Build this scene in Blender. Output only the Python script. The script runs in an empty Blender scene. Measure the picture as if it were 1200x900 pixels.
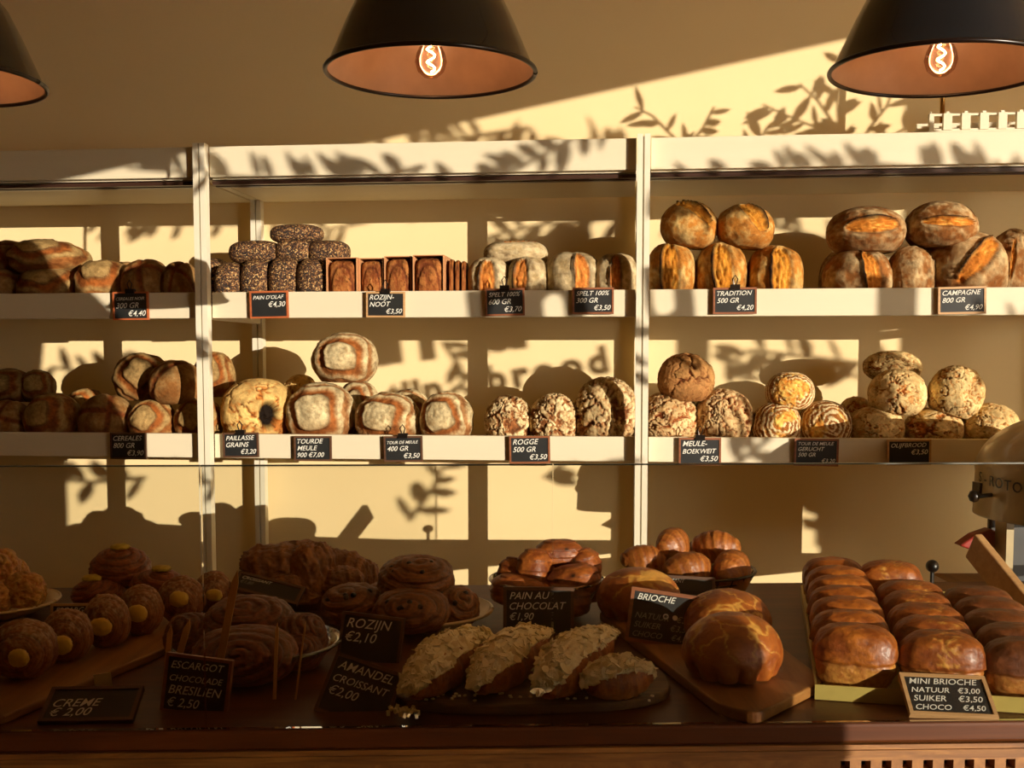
import bpy, math, random
import numpy as np
from mathutils import Vector, Matrix, Euler

# ------------------------------------------------------------------ camera model
F = 1300.0; PITCH = math.radians(4.0); EYE = 1.40; CY = 420 + F * math.tan(PITCH)
cp, sp = math.cos(PITCH), math.sin(PITCH)
def ray(px, py):
    a = (px - 600) / F; b = -(py - CY) / F
    return Vector((a, cp + b * sp, -sp + b * cp))
def P(px, py, y):
    r = ray(px, py); return Vector((0, 0, EYE)) + r * (y / r.y)
def PZ(px, py, z):
    r = ray(px, py); return Vector((0, 0, EYE)) + r * ((z - EYE) / r.z)
YAW = -0.104; D0 = 3.0                       # the shelving runs closer to us on the right
def PS(px, py, d=0.0):
    r = ray(px, py); return Vector((0, 0, EYE)) + r * ((D0 + d) / (r.y - YAW * r.x))
TH = math.atan(YAW)
EX = Vector((math.cos(TH), math.sin(TH), 0)); EY = Vector((-math.sin(TH), math.cos(TH), 0))
ORG = Vector((0, D0, 0))
def L(u, d, z): return ORG + EX * u + EY * d + Vector((0, 0, z))
def toL(p):
    q = p - ORG; return q.dot(EX), q.dot(EY)
SM, SK = 0.81, 0.10                          # sunlight travels (-SM, 1, -SK)
def upsun(p, y):                             # the point at depth y whose shadow falls on p
    t = p.y - y; return Vector((p.x + SM * t, y, p.z + SK * t))

# ------------------------------------------------------------------ scene helpers
S = bpy.context.scene; COL = S.collection
rng = np.random.default_rng(5); R_ = random.Random(7)
def lin(c):
    return tuple(((v / 255) / 12.92 if v / 255 <= .04045 else (((v / 255) + .055) / 1.055) ** 2.4) for v in c)
def link(name, me, mat=None, parent=None, loc=None, rot=None):
    o = bpy.data.objects.new(name, me); COL.objects.link(o)
    if mat is not None and me is not None and not me.materials: me.materials.append(mat)
    if parent is not None: o.parent = parent
    if loc is not None: o.location = loc
    if rot is not None: o.rotation_euler = rot
    return o
def tag(o, label, cat, group=None):
    o['label'] = label; o['category'] = cat
    if group: o['group'] = group
    return o
def thing(name, label, cat, loc=(0, 0, 0), rot=(0, 0, 0), group=None):
    return tag(link(name, None, loc=loc, rot=rot), label, cat, group)
def struct(name, me, mat, parent=None, **k):
    o = link(name, me, mat, parent, **k)
    if parent is None: o['kind'] = 'structure'
    return o

class MB:
    def __init__(s): s.v = []; s.f = []
    def add(s, v, f):
        n = len(s.v); s.v += [tuple(x) for x in v]; s.f += [tuple(i + n for i in q) for q in f]; return s
    def box(s, x0, x1, y0, y1, z0, z1, M=None):
        v = [Vector((x, y, z)) for x in (x0, x1) for y in (y0, y1) for z in (z0, z1)]
        if M is not None: v = [M @ p for p in v]
        return s.add(v, [(0, 1, 3, 2), (4, 6, 7, 5), (0, 4, 5, 1), (2, 3, 7, 6), (0, 2, 6, 4), (1, 5, 7, 3)])
    def prism(s, poly, z0, z1, M=None):      # polygon in xy
        n = len(poly); v = [Vector((x, y, z0)) for x, y in poly] + [Vector((x, y, z1)) for x, y in poly]
        if M is not None: v = [M @ p for p in v]
        return s.add(v, [tuple(range(n))[::-1], tuple(range(n, 2 * n))] + [(i, (i + 1) % n, n + (i + 1) % n, n + i) for i in range(n)])
    def lathe(s, prof, n=48, M=None, cap=False):
        v = []
        for r, z in prof:
            for i in range(n):
                a = 2 * math.pi * i / n; v.append(Vector((r * math.cos(a), r * math.sin(a), z)))
        f = [(j * n + i, j * n + (i + 1) % n, (j + 1) * n + (i + 1) % n, (j + 1) * n + i) for j in range(len(prof) - 1) for i in range(n)]
        if cap: f += [tuple(range(n))[::-1], tuple(range((len(prof) - 1) * n, len(prof) * n))]
        if M is not None: v = [M @ p for p in v]
        return s.add(v, f)
    def tube(s, pts, rad, n=8):
        pts = [Vector(p) for p in pts]; k = len(pts)
        rads = rad if isinstance(rad, (list, tuple)) else [rad] * k
        v = []; up = Vector((0.13, 0.31, 0.94))
        for i, p in enumerate(pts):
            t = (pts[min(i + 1, k - 1)] - pts[max(i - 1, 0)]).normalized()
            a = t.cross(up)
            if a.length < .05: a = t.cross(Vector((1, 0, 0)))
            a.normalize(); b = t.cross(a)
            for j in range(n):
                q = 2 * math.pi * j / n; v.append(p + (a * math.cos(q) + b * math.sin(q)) * rads[i])
        f = [(i * n + j, i * n + (j + 1) % n, (i + 1) * n + (j + 1) % n, (i + 1) * n + j) for i in range(k - 1) for j in range(n)]
        f += [tuple(range(n)), tuple(range((k - 1) * n, k * n))[::-1]]
        return s.add(v, f)
    def mesh(s, name='m', smooth=False):
        me = bpy.data.meshes.new(name); me.from_pydata([tuple(x) for x in s.v], [], s.f); me.update()
        if smooth: me.polygons.foreach_set('use_smooth', [True] * len(me.polygons))
        return me
def bevel(o, w=.004, seg=2):
    m = o.modifiers.new('b', 'BEVEL'); m.width = w; m.segments = seg; m.limit_method = 'ANGLE'; return o

# ------------------------------------------------------------------ materials
def newmat(name):
    m = bpy.data.materials.new(name); m.use_nodes = True; nt = m.node_tree
    return m, nt, nt.nodes['Principled BSDF']
def nd(nt, t, **k):
    n = nt.nodes.new(t)
    for a, b in k.items():
        if a in n.inputs.keys(): n.inputs[a].default_value = b
        else: setattr(n, a, b)
    return n
def ramp(nt, fac, stops):
    r = nt.nodes.new('ShaderNodeValToRGB'); e = r.color_ramp.elements
    while len(e) < len(stops): e.new(.5)
    for x, (p, c) in zip(e, stops): x.position = p; x.color = (*c, 1)
    nt.links.new(fac, r.inputs[0]); return r
def coords(nt, scale=(1, 1, 1)):
    t = nt.nodes.new('ShaderNodeTexCoord'); m = nt.nodes.new('ShaderNodeMapping'); m.inputs['Scale'].default_value = scale
    nt.links.new(t.outputs['Object'], m.inputs['Vector']); return m.outputs['Vector']
def bump(nt, b, h, s=.3, d=.002):
    n = nd(nt, 'ShaderNodeBump', Strength=s, Distance=d); nt.links.new(h, n.inputs['Height']); nt.links.new(n.outputs[0], b.inputs['Normal'])
def mat_noise(name, c1, c2, scale=5, rough=.6, stretch=(1, 1, 1), bs=.15, bd=.001, metal=0, detail=6, coat=0):
    m, nt, b = newmat(name); v = coords(nt, stretch)
    n = nd(nt, 'ShaderNodeTexNoise', Scale=scale, Detail=detail); nt.links.new(v, n.inputs['Vector'])
    r = ramp(nt, n.outputs[0], [(.3, lin(c1)), (.7, lin(c2))]); nt.links.new(r.outputs[0], b.inputs['Base Color'])
    b.inputs['Roughness'].default_value = rough; b.inputs['Metallic'].default_value = metal; b.inputs['Coat Weight'].default_value = coat
    if bs: bump(nt, b, n.outputs[0], bs, bd)
    return m
def mat_wood(name, c1, c2, rough=.4, axis='X', scale=1.0, coat=0, spec=.5):
    m, nt, b = newmat(name); st = {'X': (.6, 9, 9), 'Y': (9, .6, 9), 'Z': (9, 9, .6)}[axis]
    v = coords(nt, tuple(x * scale for x in st))
    n = nd(nt, 'ShaderNodeTexNoise', Scale=3, Detail=8, Roughness=.65, Distortion=.6); nt.links.new(v, n.inputs['Vector'])
    r = ramp(nt, n.outputs[0], [(.25, lin(c1)), (.5, lin(tuple((a + b_) / 2 for a, b_ in zip(c1, c2)))), (.75, lin(c2))])
    nt.links.new(r.outputs[0], b.inputs['Base Color']); b.inputs['Roughness'].default_value = rough; b.inputs['Coat Weight'].default_value = coat; b.inputs['Specular IOR Level'].default_value = spec
    bump(nt, b, n.outputs[0], .2, .0015); return m
def mat_plain(name, c, rough=.5, metal=0, coat=0):
    return mat_noise(name, tuple(v * .95 for v in c), tuple(min(255, v * 1.03) for v in c), 30, rough, bs=.03, metal=metal, coat=coat)
def mat_crust(name, rough=.6, speck=.25, scale=160, coat=0.0, bs=.5):
    m, nt, b = newmat(name); v = coords(nt)
    a = nd(nt, 'ShaderNodeAttribute', attribute_name='Col')
    n = nd(nt, 'ShaderNodeTexNoise', Scale=scale, Detail=5, Roughness=.7); nt.links.new(v, n.inputs['Vector'])
    n2 = nd(nt, 'ShaderNodeTexNoise', Scale=scale * .2, Detail=3); nt.links.new(v, n2.inputs['Vector'])
    ad = nd(nt, 'ShaderNodeMath', operation='ADD'); nt.links.new(n.outputs[0], ad.inputs[0]); nt.links.new(n2.outputs[0], ad.inputs[1])
    mr = nd(nt, 'ShaderNodeMapRange'); mr.inputs[1].default_value = .7; mr.inputs[2].default_value = 1.3; mr.inputs[3].default_value = 1 - speck; mr.inputs[4].default_value = 1 + speck
    nt.links.new(ad.outputs[0], mr.inputs[0])
    vm = nd(nt, 'ShaderNodeVectorMath', operation='SCALE'); nt.links.new(a.outputs['Color'], vm.inputs[0]); nt.links.new(mr.outputs[0], vm.inputs['Scale'])
    nt.links.new(vm.outputs[0], b.inputs['Base Color']); b.inputs['Roughness'].default_value = rough
    b.inputs['Coat Weight'].default_value = coat; b.inputs['Coat Roughness'].default_value = .25
    b.inputs['Specular IOR Level'].default_value = .12 if rough > .7 else .5
    bump(nt, b, ad.outputs[0], bs, .0025); return m
def mat_seeds():
    m, nt, b = newmat('seeded_crust'); v = coords(nt)
    n = nd(nt, 'ShaderNodeTexVoronoi', Scale=300); nt.links.new(v, n.inputs['Vector'])
    sx = nd(nt, 'ShaderNodeSeparateColor'); nt.links.new(n.outputs['Color'], sx.inputs[0])
    r = ramp(nt, sx.outputs[0], [(0, lin((44, 27, 17))), (.4, lin((84, 54, 32))), (.68, lin((142, 100, 58))), (.9, lin((206, 166, 108)))])
    r.color_ramp.interpolation = 'CONSTANT'
    nt.links.new(r.outputs[0], b.inputs['Base Color']); b.inputs['Roughness'].default_value = .6
    inv = nd(nt, 'ShaderNodeMath', operation='SUBTRACT'); inv.inputs[0].default_value = 1; nt.links.new(n.outputs['Distance'], inv.inputs[1])
    bump(nt, b, inv.outputs[0], .9, .003); return m
def mat_glass(name, tint=(1, 1, 1), fac=1.0, rough=.0):
    m = bpy.data.materials.new(name); m.use_nodes = True; nt = m.node_tree; nt.nodes.clear()
    o = nt.nodes.new('ShaderNodeOutputMaterial'); t = nt.nodes.new('ShaderNodeBsdfTransparent'); g = nt.nodes.new('ShaderNodeBsdfGlossy')
    t.inputs[0].default_value = (*tint, 1); g.inputs['Roughness'].default_value = rough
    fr = nt.nodes.new('ShaderNodeFresnel'); fr.inputs[0].default_value = 1.45
    mu = nd(nt, 'ShaderNodeMath', operation='MULTIPLY'); mu.inputs[1].default_value = fac; nt.links.new(fr.outputs[0], mu.inputs[0])
    mx = nt.nodes.new('ShaderNodeMixShader'); nt.links.new(mu.outputs[0], mx.inputs[0]); nt.links.new(t.outputs[0], mx.inputs[1]); nt.links.new(g.outputs[0], mx.inputs[2])
    nt.links.new(mx.outputs[0], o.inputs[0]); return m
def mat_emit(name, c, s):
    m, nt, b = newmat(name); b.inputs['Base Color'].default_value = (*c, 1); b.inputs['Emission Color'].default_value = (*c, 1); b.inputs['Emission Strength'].default_value = s; return m

M_wall = mat_noise('plaster_paint', (231, 207, 156), (234, 211, 161), 3, .8, bs=.08)
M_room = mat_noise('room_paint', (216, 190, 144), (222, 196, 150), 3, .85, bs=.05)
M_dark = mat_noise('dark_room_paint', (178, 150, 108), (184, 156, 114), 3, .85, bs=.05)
M_white = mat_wood('white_painted_wood', (216, 205, 176), (221, 210, 182), .5, 'X', .6)
M_post = mat_noise('white_lacquered_metal', (222, 214, 190), (228, 220, 198), 12, .4, bs=.04)
M_rail = mat_plain('dark_rail', (62, 40, 30), .35)
M_floor = mat_wood('floor_boards', (150, 124, 92), (172, 146, 110), .5, 'Y')
M_top = mat_wood('worktop_wood', (60, 30, 11), (112, 60, 22), .42, 'X', 1.0, 0, .3)
M_ply = mat_wood('layered_wood', (88, 50, 20), (176, 124, 60), .5, 'X', 3.2)
M_board = mat_wood('board_wood', (110, 70, 32), (172, 118, 58), .5, 'Y', 1.2)
M_slab = mat_wood('old_board_wood', (64, 46, 30), (136, 104, 66), .6, 'X', 2.5)
M_tray = mat_plain('tray_metal', (196, 176, 96), .4, .3)
M_slate = mat_noise('slate', (20, 21, 21), (36, 36, 34), 18, .55, bs=.08)
M_fr = {'brown': mat_wood('frame_brown', (110, 62, 36), (160, 98, 60), .5, 'X', 3), 'orange': mat_wood('frame_orange', (150, 72, 36), (196, 110, 62), .5, 'X', 3),
        'dark': mat_wood('frame_dark', (70, 44, 28), (104, 70, 46), .5, 'X', 3), 'pale': mat_wood('frame_pale', (170, 128, 84), (206, 166, 116), .5, 'X', 3)}
M_chalk = mat_plain('chalk', (232, 230, 218), .9)
M_chalk2 = mat_plain('faint_chalk', (150, 148, 138), .9)
M_clip = mat_plain('clip_metal', (60, 52, 46), .3, .8)
M_crust = mat_crust('bread_crust', .75, .34, 130, bs=.8)
M_glaze = mat_crust('glazed_crust', .46, .26, 110, .12, .6)
M_choco = mat_crust('pastry_crust', .42, .4, 120, .2, 1.0)
M_seed = mat_seeds()
M_cream = mat_noise('custard', (214, 178, 66), (232, 200, 92), 60, .4, bs=.3)
M_almond = mat_noise('almond_paste', (236, 220, 172), (252, 244, 212), 90, .6, bs=.8, bd=.004)
M_flake = mat_noise('almond_flakes', (236, 216, 162), (253, 244, 208), 40, .6, bs=.2)
M_pist = mat_noise('pistachio', (176, 150, 40), (206, 182, 70), 120, .6, bs=.6, bd=.003)
M_paper = mat_plain('baking_paper', (196, 140, 92), .7)
M_enamel = mat_noise('black_enamel', (13, 19, 25), (17, 24, 31), 8, .22, bs=.02, coat=.5)
M_inner = mat_plain('lamp_inside', (186, 156, 132), .3)
M_rim = mat_plain('lamp_rim', (24, 12, 8), .3)
M_brass = mat_plain('brass', (170, 130, 70), .25, 1)
M_chrome = mat_plain('chrome', (200, 190, 170), .15, 1)
M_fil = mat_emit('filament', (1, .62, .28), 60)
M_glass = mat_glass('clear_glass', (.97, .975, .96))
M_bulb = mat_glass('bulb_glass', (1, .80, .62), .8)
M_bowl = mat_glass('bowl_glass', (.86, .88, .84), 2.2, .05)
M_edge = mat_plain('glass_edge', (70, 74, 62), .3)
M_plate = mat_noise('stoneware', (200, 176, 132), (220, 196, 152), 20, .35, bs=.05, coat=.2)
M_black = mat_plain('black_plastic', (16, 14, 13), .35)
M_mach = mat_plain('cream_lacquer', (176, 156, 112), .35, 0, .3)
M_red = mat_plain('red_lacquer', (150, 40, 30), .3, 0, .4)
M_leaf = mat_plain('olive_leaf', (86, 96, 54), .6)
M_bark = mat_plain('bark', (96, 78, 58), .8)
M_stick = mat_wood('stick_wood', (176, 122, 60), (212, 160, 88), .6, 'Z', 2)
M_tag = mat_plain('paper_tag', (224, 208, 158), .8)
M_card = mat_noise('brown_card', (120, 84, 46), (140, 100, 58), 20, .8)
M_block = mat_plain('blocker_cloth', (120, 90, 60), .8)

# ------------------------------------------------------------------ noise + bread meshes
def _h(ix, iy, iz, seed):
    n = (ix * 374761393 + iy * 668265263 + iz * 2147483647 + seed * 144665) & 0xffffffff
    n = ((n ^ (n >> 13)) * 1274126177) & 0xffffffff
    return ((n ^ (n >> 16)) & 0xffff) / 65535.0
def vn(p, seed=0):
    i = np.floor(p).astype(np.int64); f = p - i; f = f * f * (3 - 2 * f); r = 0
    for dx in (0, 1):
        for dy in (0, 1):
            for dz in (0, 1):
                w = (f[:, 0] if dx else 1 - f[:, 0]) * (f[:, 1] if dy else 1 - f[:, 1]) * (f[:, 2] if dz else 1 - f[:, 2])
                r = r + w * _h(i[:, 0] + dx, i[:, 1] + dy, i[:, 2] + dz, seed)
    return r * 2 - 1
def fbm(p, s=0, o=4):
    r = 0; a = 1.0; t = 0
    for k in range(o): r = r + a * vn(p * 2 ** k + 17.3 * k, s + k); t += a; a *= .5
    return r / t
_qs = {}
def qsphere(n):
    if n in _qs: return _qs[n]
    t = np.tan(np.linspace(-1, 1, n + 1) * math.pi / 4); idx = {}; V = []; Fc = []
    for ax in range(3):
        for sg in (-1, 1):
            g = np.empty((n + 1, n + 1), int)
            for i in range(n + 1):
                for j in range(n + 1):
                    c = [0, 0, 0]; c[ax] = sg; c[(ax + 1) % 3] = t[i] * sg; c[(ax + 2) % 3] = t[j]
                    k = tuple(round(x, 5) for x in c)
                    if k not in idx: idx[k] = len(V); V.append(c)
                    g[i, j] = idx[k]
            for i in range(n):
                for j in range(n): Fc.append((g[i, j], g[i + 1, j], g[i + 1, j + 1], g[i, j + 1]))
    V = np.array(V, float); V /= np.linalg.norm(V, axis=1)[:, None]
    _qs[n] = (V, np.array(Fc, np.int32)); return _qs[n]
def ss(a, b, x): t = np.clip((x - a) / (b - a), 0, 1); return t * t * (3 - 2 * t)
def mix(c, k, m): return c * (1 - m[:, None]) + np.asarray(k) * m[:, None]
def C(*c): return np.array(lin(c))
def tang(d, c, ang):
    c = np.array(c, float); c /= np.linalg.norm(c); h = np.cross((0, 0, 1.0), c)
    h = h / (np.linalg.norm(h) + 1e-9); u = np.cross(c, h); a = math.radians(ang)
    e1 = h * math.cos(a) + u * math.sin(a); e2 = -h * math.sin(a) + u * math.cos(a)
    return d @ e1, d @ e2, d @ c
def voro(d, n, seed, warp=.25, ani=(1, 1, 1)):
    r = np.random.default_rng(seed); s = r.normal(size=(n, 3)); s /= np.linalg.norm(s, axis=1)[:, None]
    q = d + warp * np.stack([fbm(d * 3, seed + 5 + i, 3) for i in range(3)], 1)
    D = np.linalg.norm((q[:, None, :] - s[None]) * np.array(ani), axis=2); o = np.argsort(D, axis=1)[:, :2]
    a = np.take_along_axis(D, o, 1); return a[:, 1] - a[:, 0], o[:, 0], r.random(n)
DARK = C(52, 27, 14); TEAR = C(192, 118, 52); FLOUR = C(206, 186, 150)

def k_tear(d, p):
    s = p['seed']; n1 = fbm(d * 2.5, s); n2 = fbm(d * 9, s + 9)
    flour = p.get('flour', .5); crust = p.get('crust', C(144, 88, 44))
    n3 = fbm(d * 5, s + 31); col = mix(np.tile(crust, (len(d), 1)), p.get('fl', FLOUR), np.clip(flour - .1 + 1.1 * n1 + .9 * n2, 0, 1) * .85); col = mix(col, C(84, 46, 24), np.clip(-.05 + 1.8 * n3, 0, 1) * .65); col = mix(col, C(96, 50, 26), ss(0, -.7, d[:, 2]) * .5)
    disp = .05 * n1 + .02 * n2
    for (c, ang, l, w) in p['tears']:
        u, v, k = tang(d, c, ang); v = v + .05 * fbm(d * 4, s + 3)
        t = np.abs(v) / (w * np.sqrt(np.clip(1 - (u / l) ** 2, 1e-4, 1))); ins = (1 - ss(.8, 1.0, t)) * (k > 0) * (np.abs(u) < l)
        edge = np.exp(-((t - 1.05) / .16) ** 2) * (k > 0) * (np.abs(u) < l)
        rid = fbm(np.stack([u * 5, v * 26, k * 3], 1), s + 4, 3)
        tc = mix(np.tile(p.get('tear', TEAR), (len(d), 1)), C(150, 72, 28), np.clip(.35 + rid, 0, 1) * .7)
        tc = mix(tc, C(238, 186, 110), np.clip(-rid - .1, 0, 1))
        col = col * (1 - ins[:, None]) + tc * ins[:, None]; col = mix(col, DARK, edge * (.75 * (v > 0) + .5))
        disp = disp - .07 * ins + .09 * edge * (v > 0) - .03 * edge * (v < 0) + .09 * rid * ins
    return disp, col
def k_panel(d, p):          # broad bands scored round a floured panel
    s = p['seed']; u, v, k = tang(d, p.get('c', (0, -1, .25)), p.get('ang', 0)); q = .5 + .06 * fbm(d * 2, s)
    n1 = fbm(d * 3, s); n2 = fbm(d * 12, s + 2); w = p.get('w', .09)
    mr = (np.abs(u + .10 * v + .10 * fbm(d * 2.2, s + 41)) ** 3.4 + np.abs(v - .07 * u + .10 * fbm(d * 2.2, s + 44)) ** 3.4) ** (1 / 3.4) + (k < 0) * (1.3 - k * .5 - (np.abs(u) + np.abs(v)) * .3)
    b = np.exp(-((mr - q - w) / (w * 1.25)) ** 4); b = np.maximum(b, .8 * np.exp(-((mr - q - w * 4.2) / (w * .7)) ** 4)); col = mix(np.tile(p.get('crust', C(176, 140, 96)), (len(d), 1)), C(128, 94, 60), np.clip(.4 + .6 * n1 + .5 * n2, 0, 1) * .7)
    col = mix(col, C(112, 74, 44), np.clip(n2 * 1.4 + .1, 0, 1) * .5); col = mix(col, C(150, 76, 32), b * .95); col = mix(col, C(74, 34, 16), np.clip(b * (.35 + 1.5 * n1 + n2), 0, 1) * .7)
    e = np.exp(-((mr - q + .02) / .03) ** 2)
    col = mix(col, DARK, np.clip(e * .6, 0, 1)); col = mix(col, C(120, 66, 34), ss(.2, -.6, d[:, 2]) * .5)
    return .05 * n1 - .06 * b + .05 * e + .02 * n2, col * p.get('tone', 1.0)
def k_cross(d, p):
    s = p['seed']; u, v, k = tang(d, p.get('c', (0, -.6, .8)), p.get('ang', 0)); n1 = fbm(d * 3, s); n2 = fbm(d * 12, s + 2)
    b = np.zeros(len(d))
    for o_, a in p.get('cuts', ((0, 0), (0, 90))):
        uu, vv, kk = tang(d, p.get('c', (0, -.6, .8)), p.get('ang', 0) + a)
        b = np.maximum(b, np.exp(-((vv - o_ + .06 * n1) / .11) ** 4) * ss(-.2, .1, kk))
    col = mix(np.tile(C(128, 80, 44), (len(d), 1)), C(182, 148, 106), np.clip(.3 + .8 * n1 + .4 * n2, 0, 1) * .8)
    col = mix(col, C(118, 54, 26), b * .9); col = mix(col, DARK, np.clip(n2 * b * 2, 0, 1) * .7)
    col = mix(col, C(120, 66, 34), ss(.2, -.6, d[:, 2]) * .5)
    return .035 * n1 - .05 * b + .012 * n2, col * p.get('tone', 1.0)
def k_crack(d, p):
    s = p['seed']; e, i, r = voro(d, p.get('cells', 46), s, p.get('warp', .3)); e2, _, _ = voro(d, p.get('cells', 46) * 3, s + 1, .3)
    w = p.get('w', .05); ck = 1 - ss(w * .4, w * 1.6, e); ck2 = (1 - ss(.01, .045, e2)) * .6
    n = fbm(d * 8, s); col = mix(np.tile(p.get('pale', C(232, 208, 164)), (len(d), 1)), C(168, 124, 80), np.clip(.25 + .7 * (r[i] - .4) + .5 * n, 0, 1) * .8)
    col = mix(col, p.get('mid', C(150, 72, 36)), np.clip(ck + ck2 * (n > -.1), 0, 1)); col = mix(col, C(60, 28, 16), (1 - ss(0, w * .6, e)) * .8)
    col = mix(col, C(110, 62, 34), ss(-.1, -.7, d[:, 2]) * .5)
    return -.08 * ck - .02 * ck2 + .03 * n + .02 * (r[i] - .5) * (1 - ck), col
def k_rings(d, p):
    s = p['seed']; u, v, k = tang(d, p.get('c', (.1, -1, .15)), p.get('ang', 0)); n = fbm(d * 3, s); n2 = fbm(d * 10, s)
    r = np.arccos(np.clip(k, -1, 1)); w = np.sin(r * p.get('fr', 30) + 7 * n + 2.5 * n2 + 1.0 * np.arctan2(v, u))
    base = mix(np.tile(C(150, 86, 42), (len(d), 1)), C(108, 60, 32), np.clip(.5 + n, 0, 1) * .6); col = mix(base, C(236, 214, 170), ss(-.1, .5, w) * .85)
    t = ss(.0, .3, fbm(d * 2.3 + 5, s + 3)) * ss(1.3, .8, r); tc = mix(np.tile(C(206, 118, 48), (len(d), 1)), C(240, 190, 110), np.clip(.5 + 1.4 * n2, 0, 1)); col = col * (1 - t[:, None]) + tc * t[:, None]
    return .012 * w * (1 - t) + .05 * n2 * t - .05 * np.exp(-((t - .5) / .2) ** 2) + .03 * n, col
def k_spiral(d, p):
    fine = p.get('fine', 9.0)
    s = p['seed']; c = p.get('c', (0, -.3, 1)); u, v, k = tang(d, c, 0); r = np.arccos(np.clip(k, -1, 1)); ph = np.arctan2(v, u) / (2 * math.pi)
    n = fbm(d * 3, s); n2 = fbm(d * 11, s); t = (r * p.get('turns', 2.6) + ph + .16 * n + .03 * n2) % 1.0
    rd = np.abs(np.sin(math.pi * t)) ** .6; act = ss(2.2, 1.7, r); fl_ = np.sin(2 * math.pi * fine * (r * .8 + .12 * n + ph / fine)); gr = (1 - ss(0, .35, rd)) * act * np.clip(.7 + 1.2 * n2, .2, 1)
    col = mix(np.tile(p.get('col', C(132, 66, 30)), (len(d), 1)), p.get('hi', C(190, 106, 50)), np.clip(rd * .7 + .6 * n2, 0, 1) * act); col = mix(col, p.get('lo', C(50, 24, 14)), gr * .85)
    col = mix(col, p.get('lo', C(60, 28, 14)), np.clip(-.2 - fl_, 0, 1) * .55); col = mix(col, p.get('hi', C(190, 106, 50)) * 1.25, np.clip(fl_ - .3, 0, 1) * .5)
    if p.get('sugar'): col = mix(col, C(206, 176, 150), np.clip(.15 + 1.6 * n2, 0, 1) * ss(-.1, .7, d[:, 2]) * p['sugar'])
    return p.get('amp', .08) * (rd - .5) * act + .012 * fl_ + .07 * n + .03 * n2, col
def k_croissant(d, p):
    s = p['seed']; n = fbm(d * 3, s); n2 = fbm(d * 12, s); x = d[:, 0] + .10 * d[:, 2]; t = (np.abs(x) * p.get('seg', 3.2) + .1 * n + .35) % 1.0
    col = mix(np.tile(p.get('col', C(138, 64, 24)), (len(d), 1)), p.get('hi', C(196, 116, 52)), np.clip(1.2 - t + n2 * .5, 0, 1) * .7)
    st = np.sin(t * 16 + 3 * n); col = mix(col, C(112, 50, 20), np.clip(st, 0, 1) * .45); col = mix(col, C(72, 32, 15), (1 - ss(0, .10, t)) * .6); col = mix(col, C(220, 150, 84), ss(-.1, -.7, d[:, 2]) * .5)
    return .07 * (.5 - t) + (.02 + .05 * p.get('rough', 0)) * n2 + (.03 + .12 * p.get('rough', 0)) * n, col
def k_choc(d, p):           # rolled rectangular pastry
    s = p['seed']; n = fbm(d * 3, s); n2 = fbm(d * 12, s); z = d[:, 2]; t = (z * 2.2 + .1 * n + .3) % 1.0
    col = mix(np.tile(C(118, 52, 22), (len(d), 1)), C(178, 96, 40), np.clip(.3 + n + .5 * n2, 0, 1)); col = mix(col, C(84, 36, 18), (1 - ss(0, .14, t)) * .8)
    sp_ = np.exp(-(((d[:, 0] - .2) / .08) ** 2 + ((z - .45) / .08) ** 2)) * (d[:, 1] < 0); col = mix(col, C(24, 12, 8), np.clip(sp_ * 1.5, 0, 1))
    return .07 * (.5 - t) + .02 * n2 + .03 * n, col
def k_brioche(d, p):
    s = p['seed']; e, i, r = voro(d, 26, s, .35); n = fbm(d * 3, s); n2 = fbm(d * 12, s); ph = np.arctan2(d[:, 1], d[:, 0])
    net = (1 - ss(.01, .07, e)) * ss(-.1, .4, d[:, 2] + .3 * n); col = mix(np.tile(C(136, 62, 22), (len(d), 1)), C(180, 98, 38), np.clip(.4 + n + .3 * n2, 0, 1))
    col = mix(col, C(226, 166, 88), net * .75); lob = np.abs(np.cos(ph * 6 + s)) ** .6; b = ss(.0, -.4, d[:, 2]); col = mix(col, C(150, 66, 24), b * (1 - lob) * .8)
    return .03 * n + .01 * n2 - .17 * b * (1 - lob) - .01 * net, col
def k_tin(d, p):            # tin loaf: glossy domed top over pale sides
    s = p['seed']; n = fbm(d * 3, s); n2 = fbm(d * 14, s); z = d[:, 2] + .06 * n; top = ss(-.06, .06, z)
    tc = mix(np.tile(p.get('top', C(166, 74, 26)), (len(d), 1)), p.get('top2', C(206, 112, 46)), np.clip(.35 + n + .5 * n2, 0, 1)); sc_ = mix(np.tile(p.get('side', C(196, 130, 66)), (len(d), 1)), C(160, 90, 40), np.clip(.4 + 1.4 * n2, 0, 1))
    col = sc_ * (1 - top[:, None]) + tc * top[:, None]; crease = np.exp(-((z - .0) / .035) ** 2); col = mix(col, C(120, 54, 20), crease * .6)
    crk = np.exp(-((d[:, 0] - .1 + .6 * n) / .16) ** 2) * ss(-.1, .25, fbm(d * 9, s + 7)) * top * p.get('crk', 0); col = mix(col, C(222, 160, 84), np.clip(crk * (1 + n2 * 3), 0, 1) * .7); col = mix(col, C(70, 30, 12), np.clip(-.15 - n2 * 1.3, 0, 1) * top * .6)
    return .05 * top + .05 * n - .06 * crease + .016 * n2 + .05 * crk * n2, col
def k_seed(d, p):
    n = fbm(d * 3, p['seed']); return .02 * n + .015 * fbm(d * 18, p['seed']), np.tile(C(90, 55, 30), (len(d), 1))
def k_raisin(d, p):
    s = p['seed']; n = fbm(d * 3, s); n2 = fbm(d * 13, s); u = d[:, 0]; v = d[:, 2]
    col = mix(np.tile(C(124, 62, 34), (len(d), 1)), C(180, 112, 66), np.clip(.35 + n + .9 * n2, 0, 1)); arc = np.abs(np.sqrt((u / .62) ** 2 + ((v + .2) / .8) ** 2) - 1); col = mix(col, C(92, 38, 22), (1 - ss(.02, .1, arc)) * .8)
    col = mix(col, C(46, 20, 16), ss(.35, .5, n2) * .9); return .02 * n + .03 * n2 - .04 * (1 - ss(.02, .1, arc)), col
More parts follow.
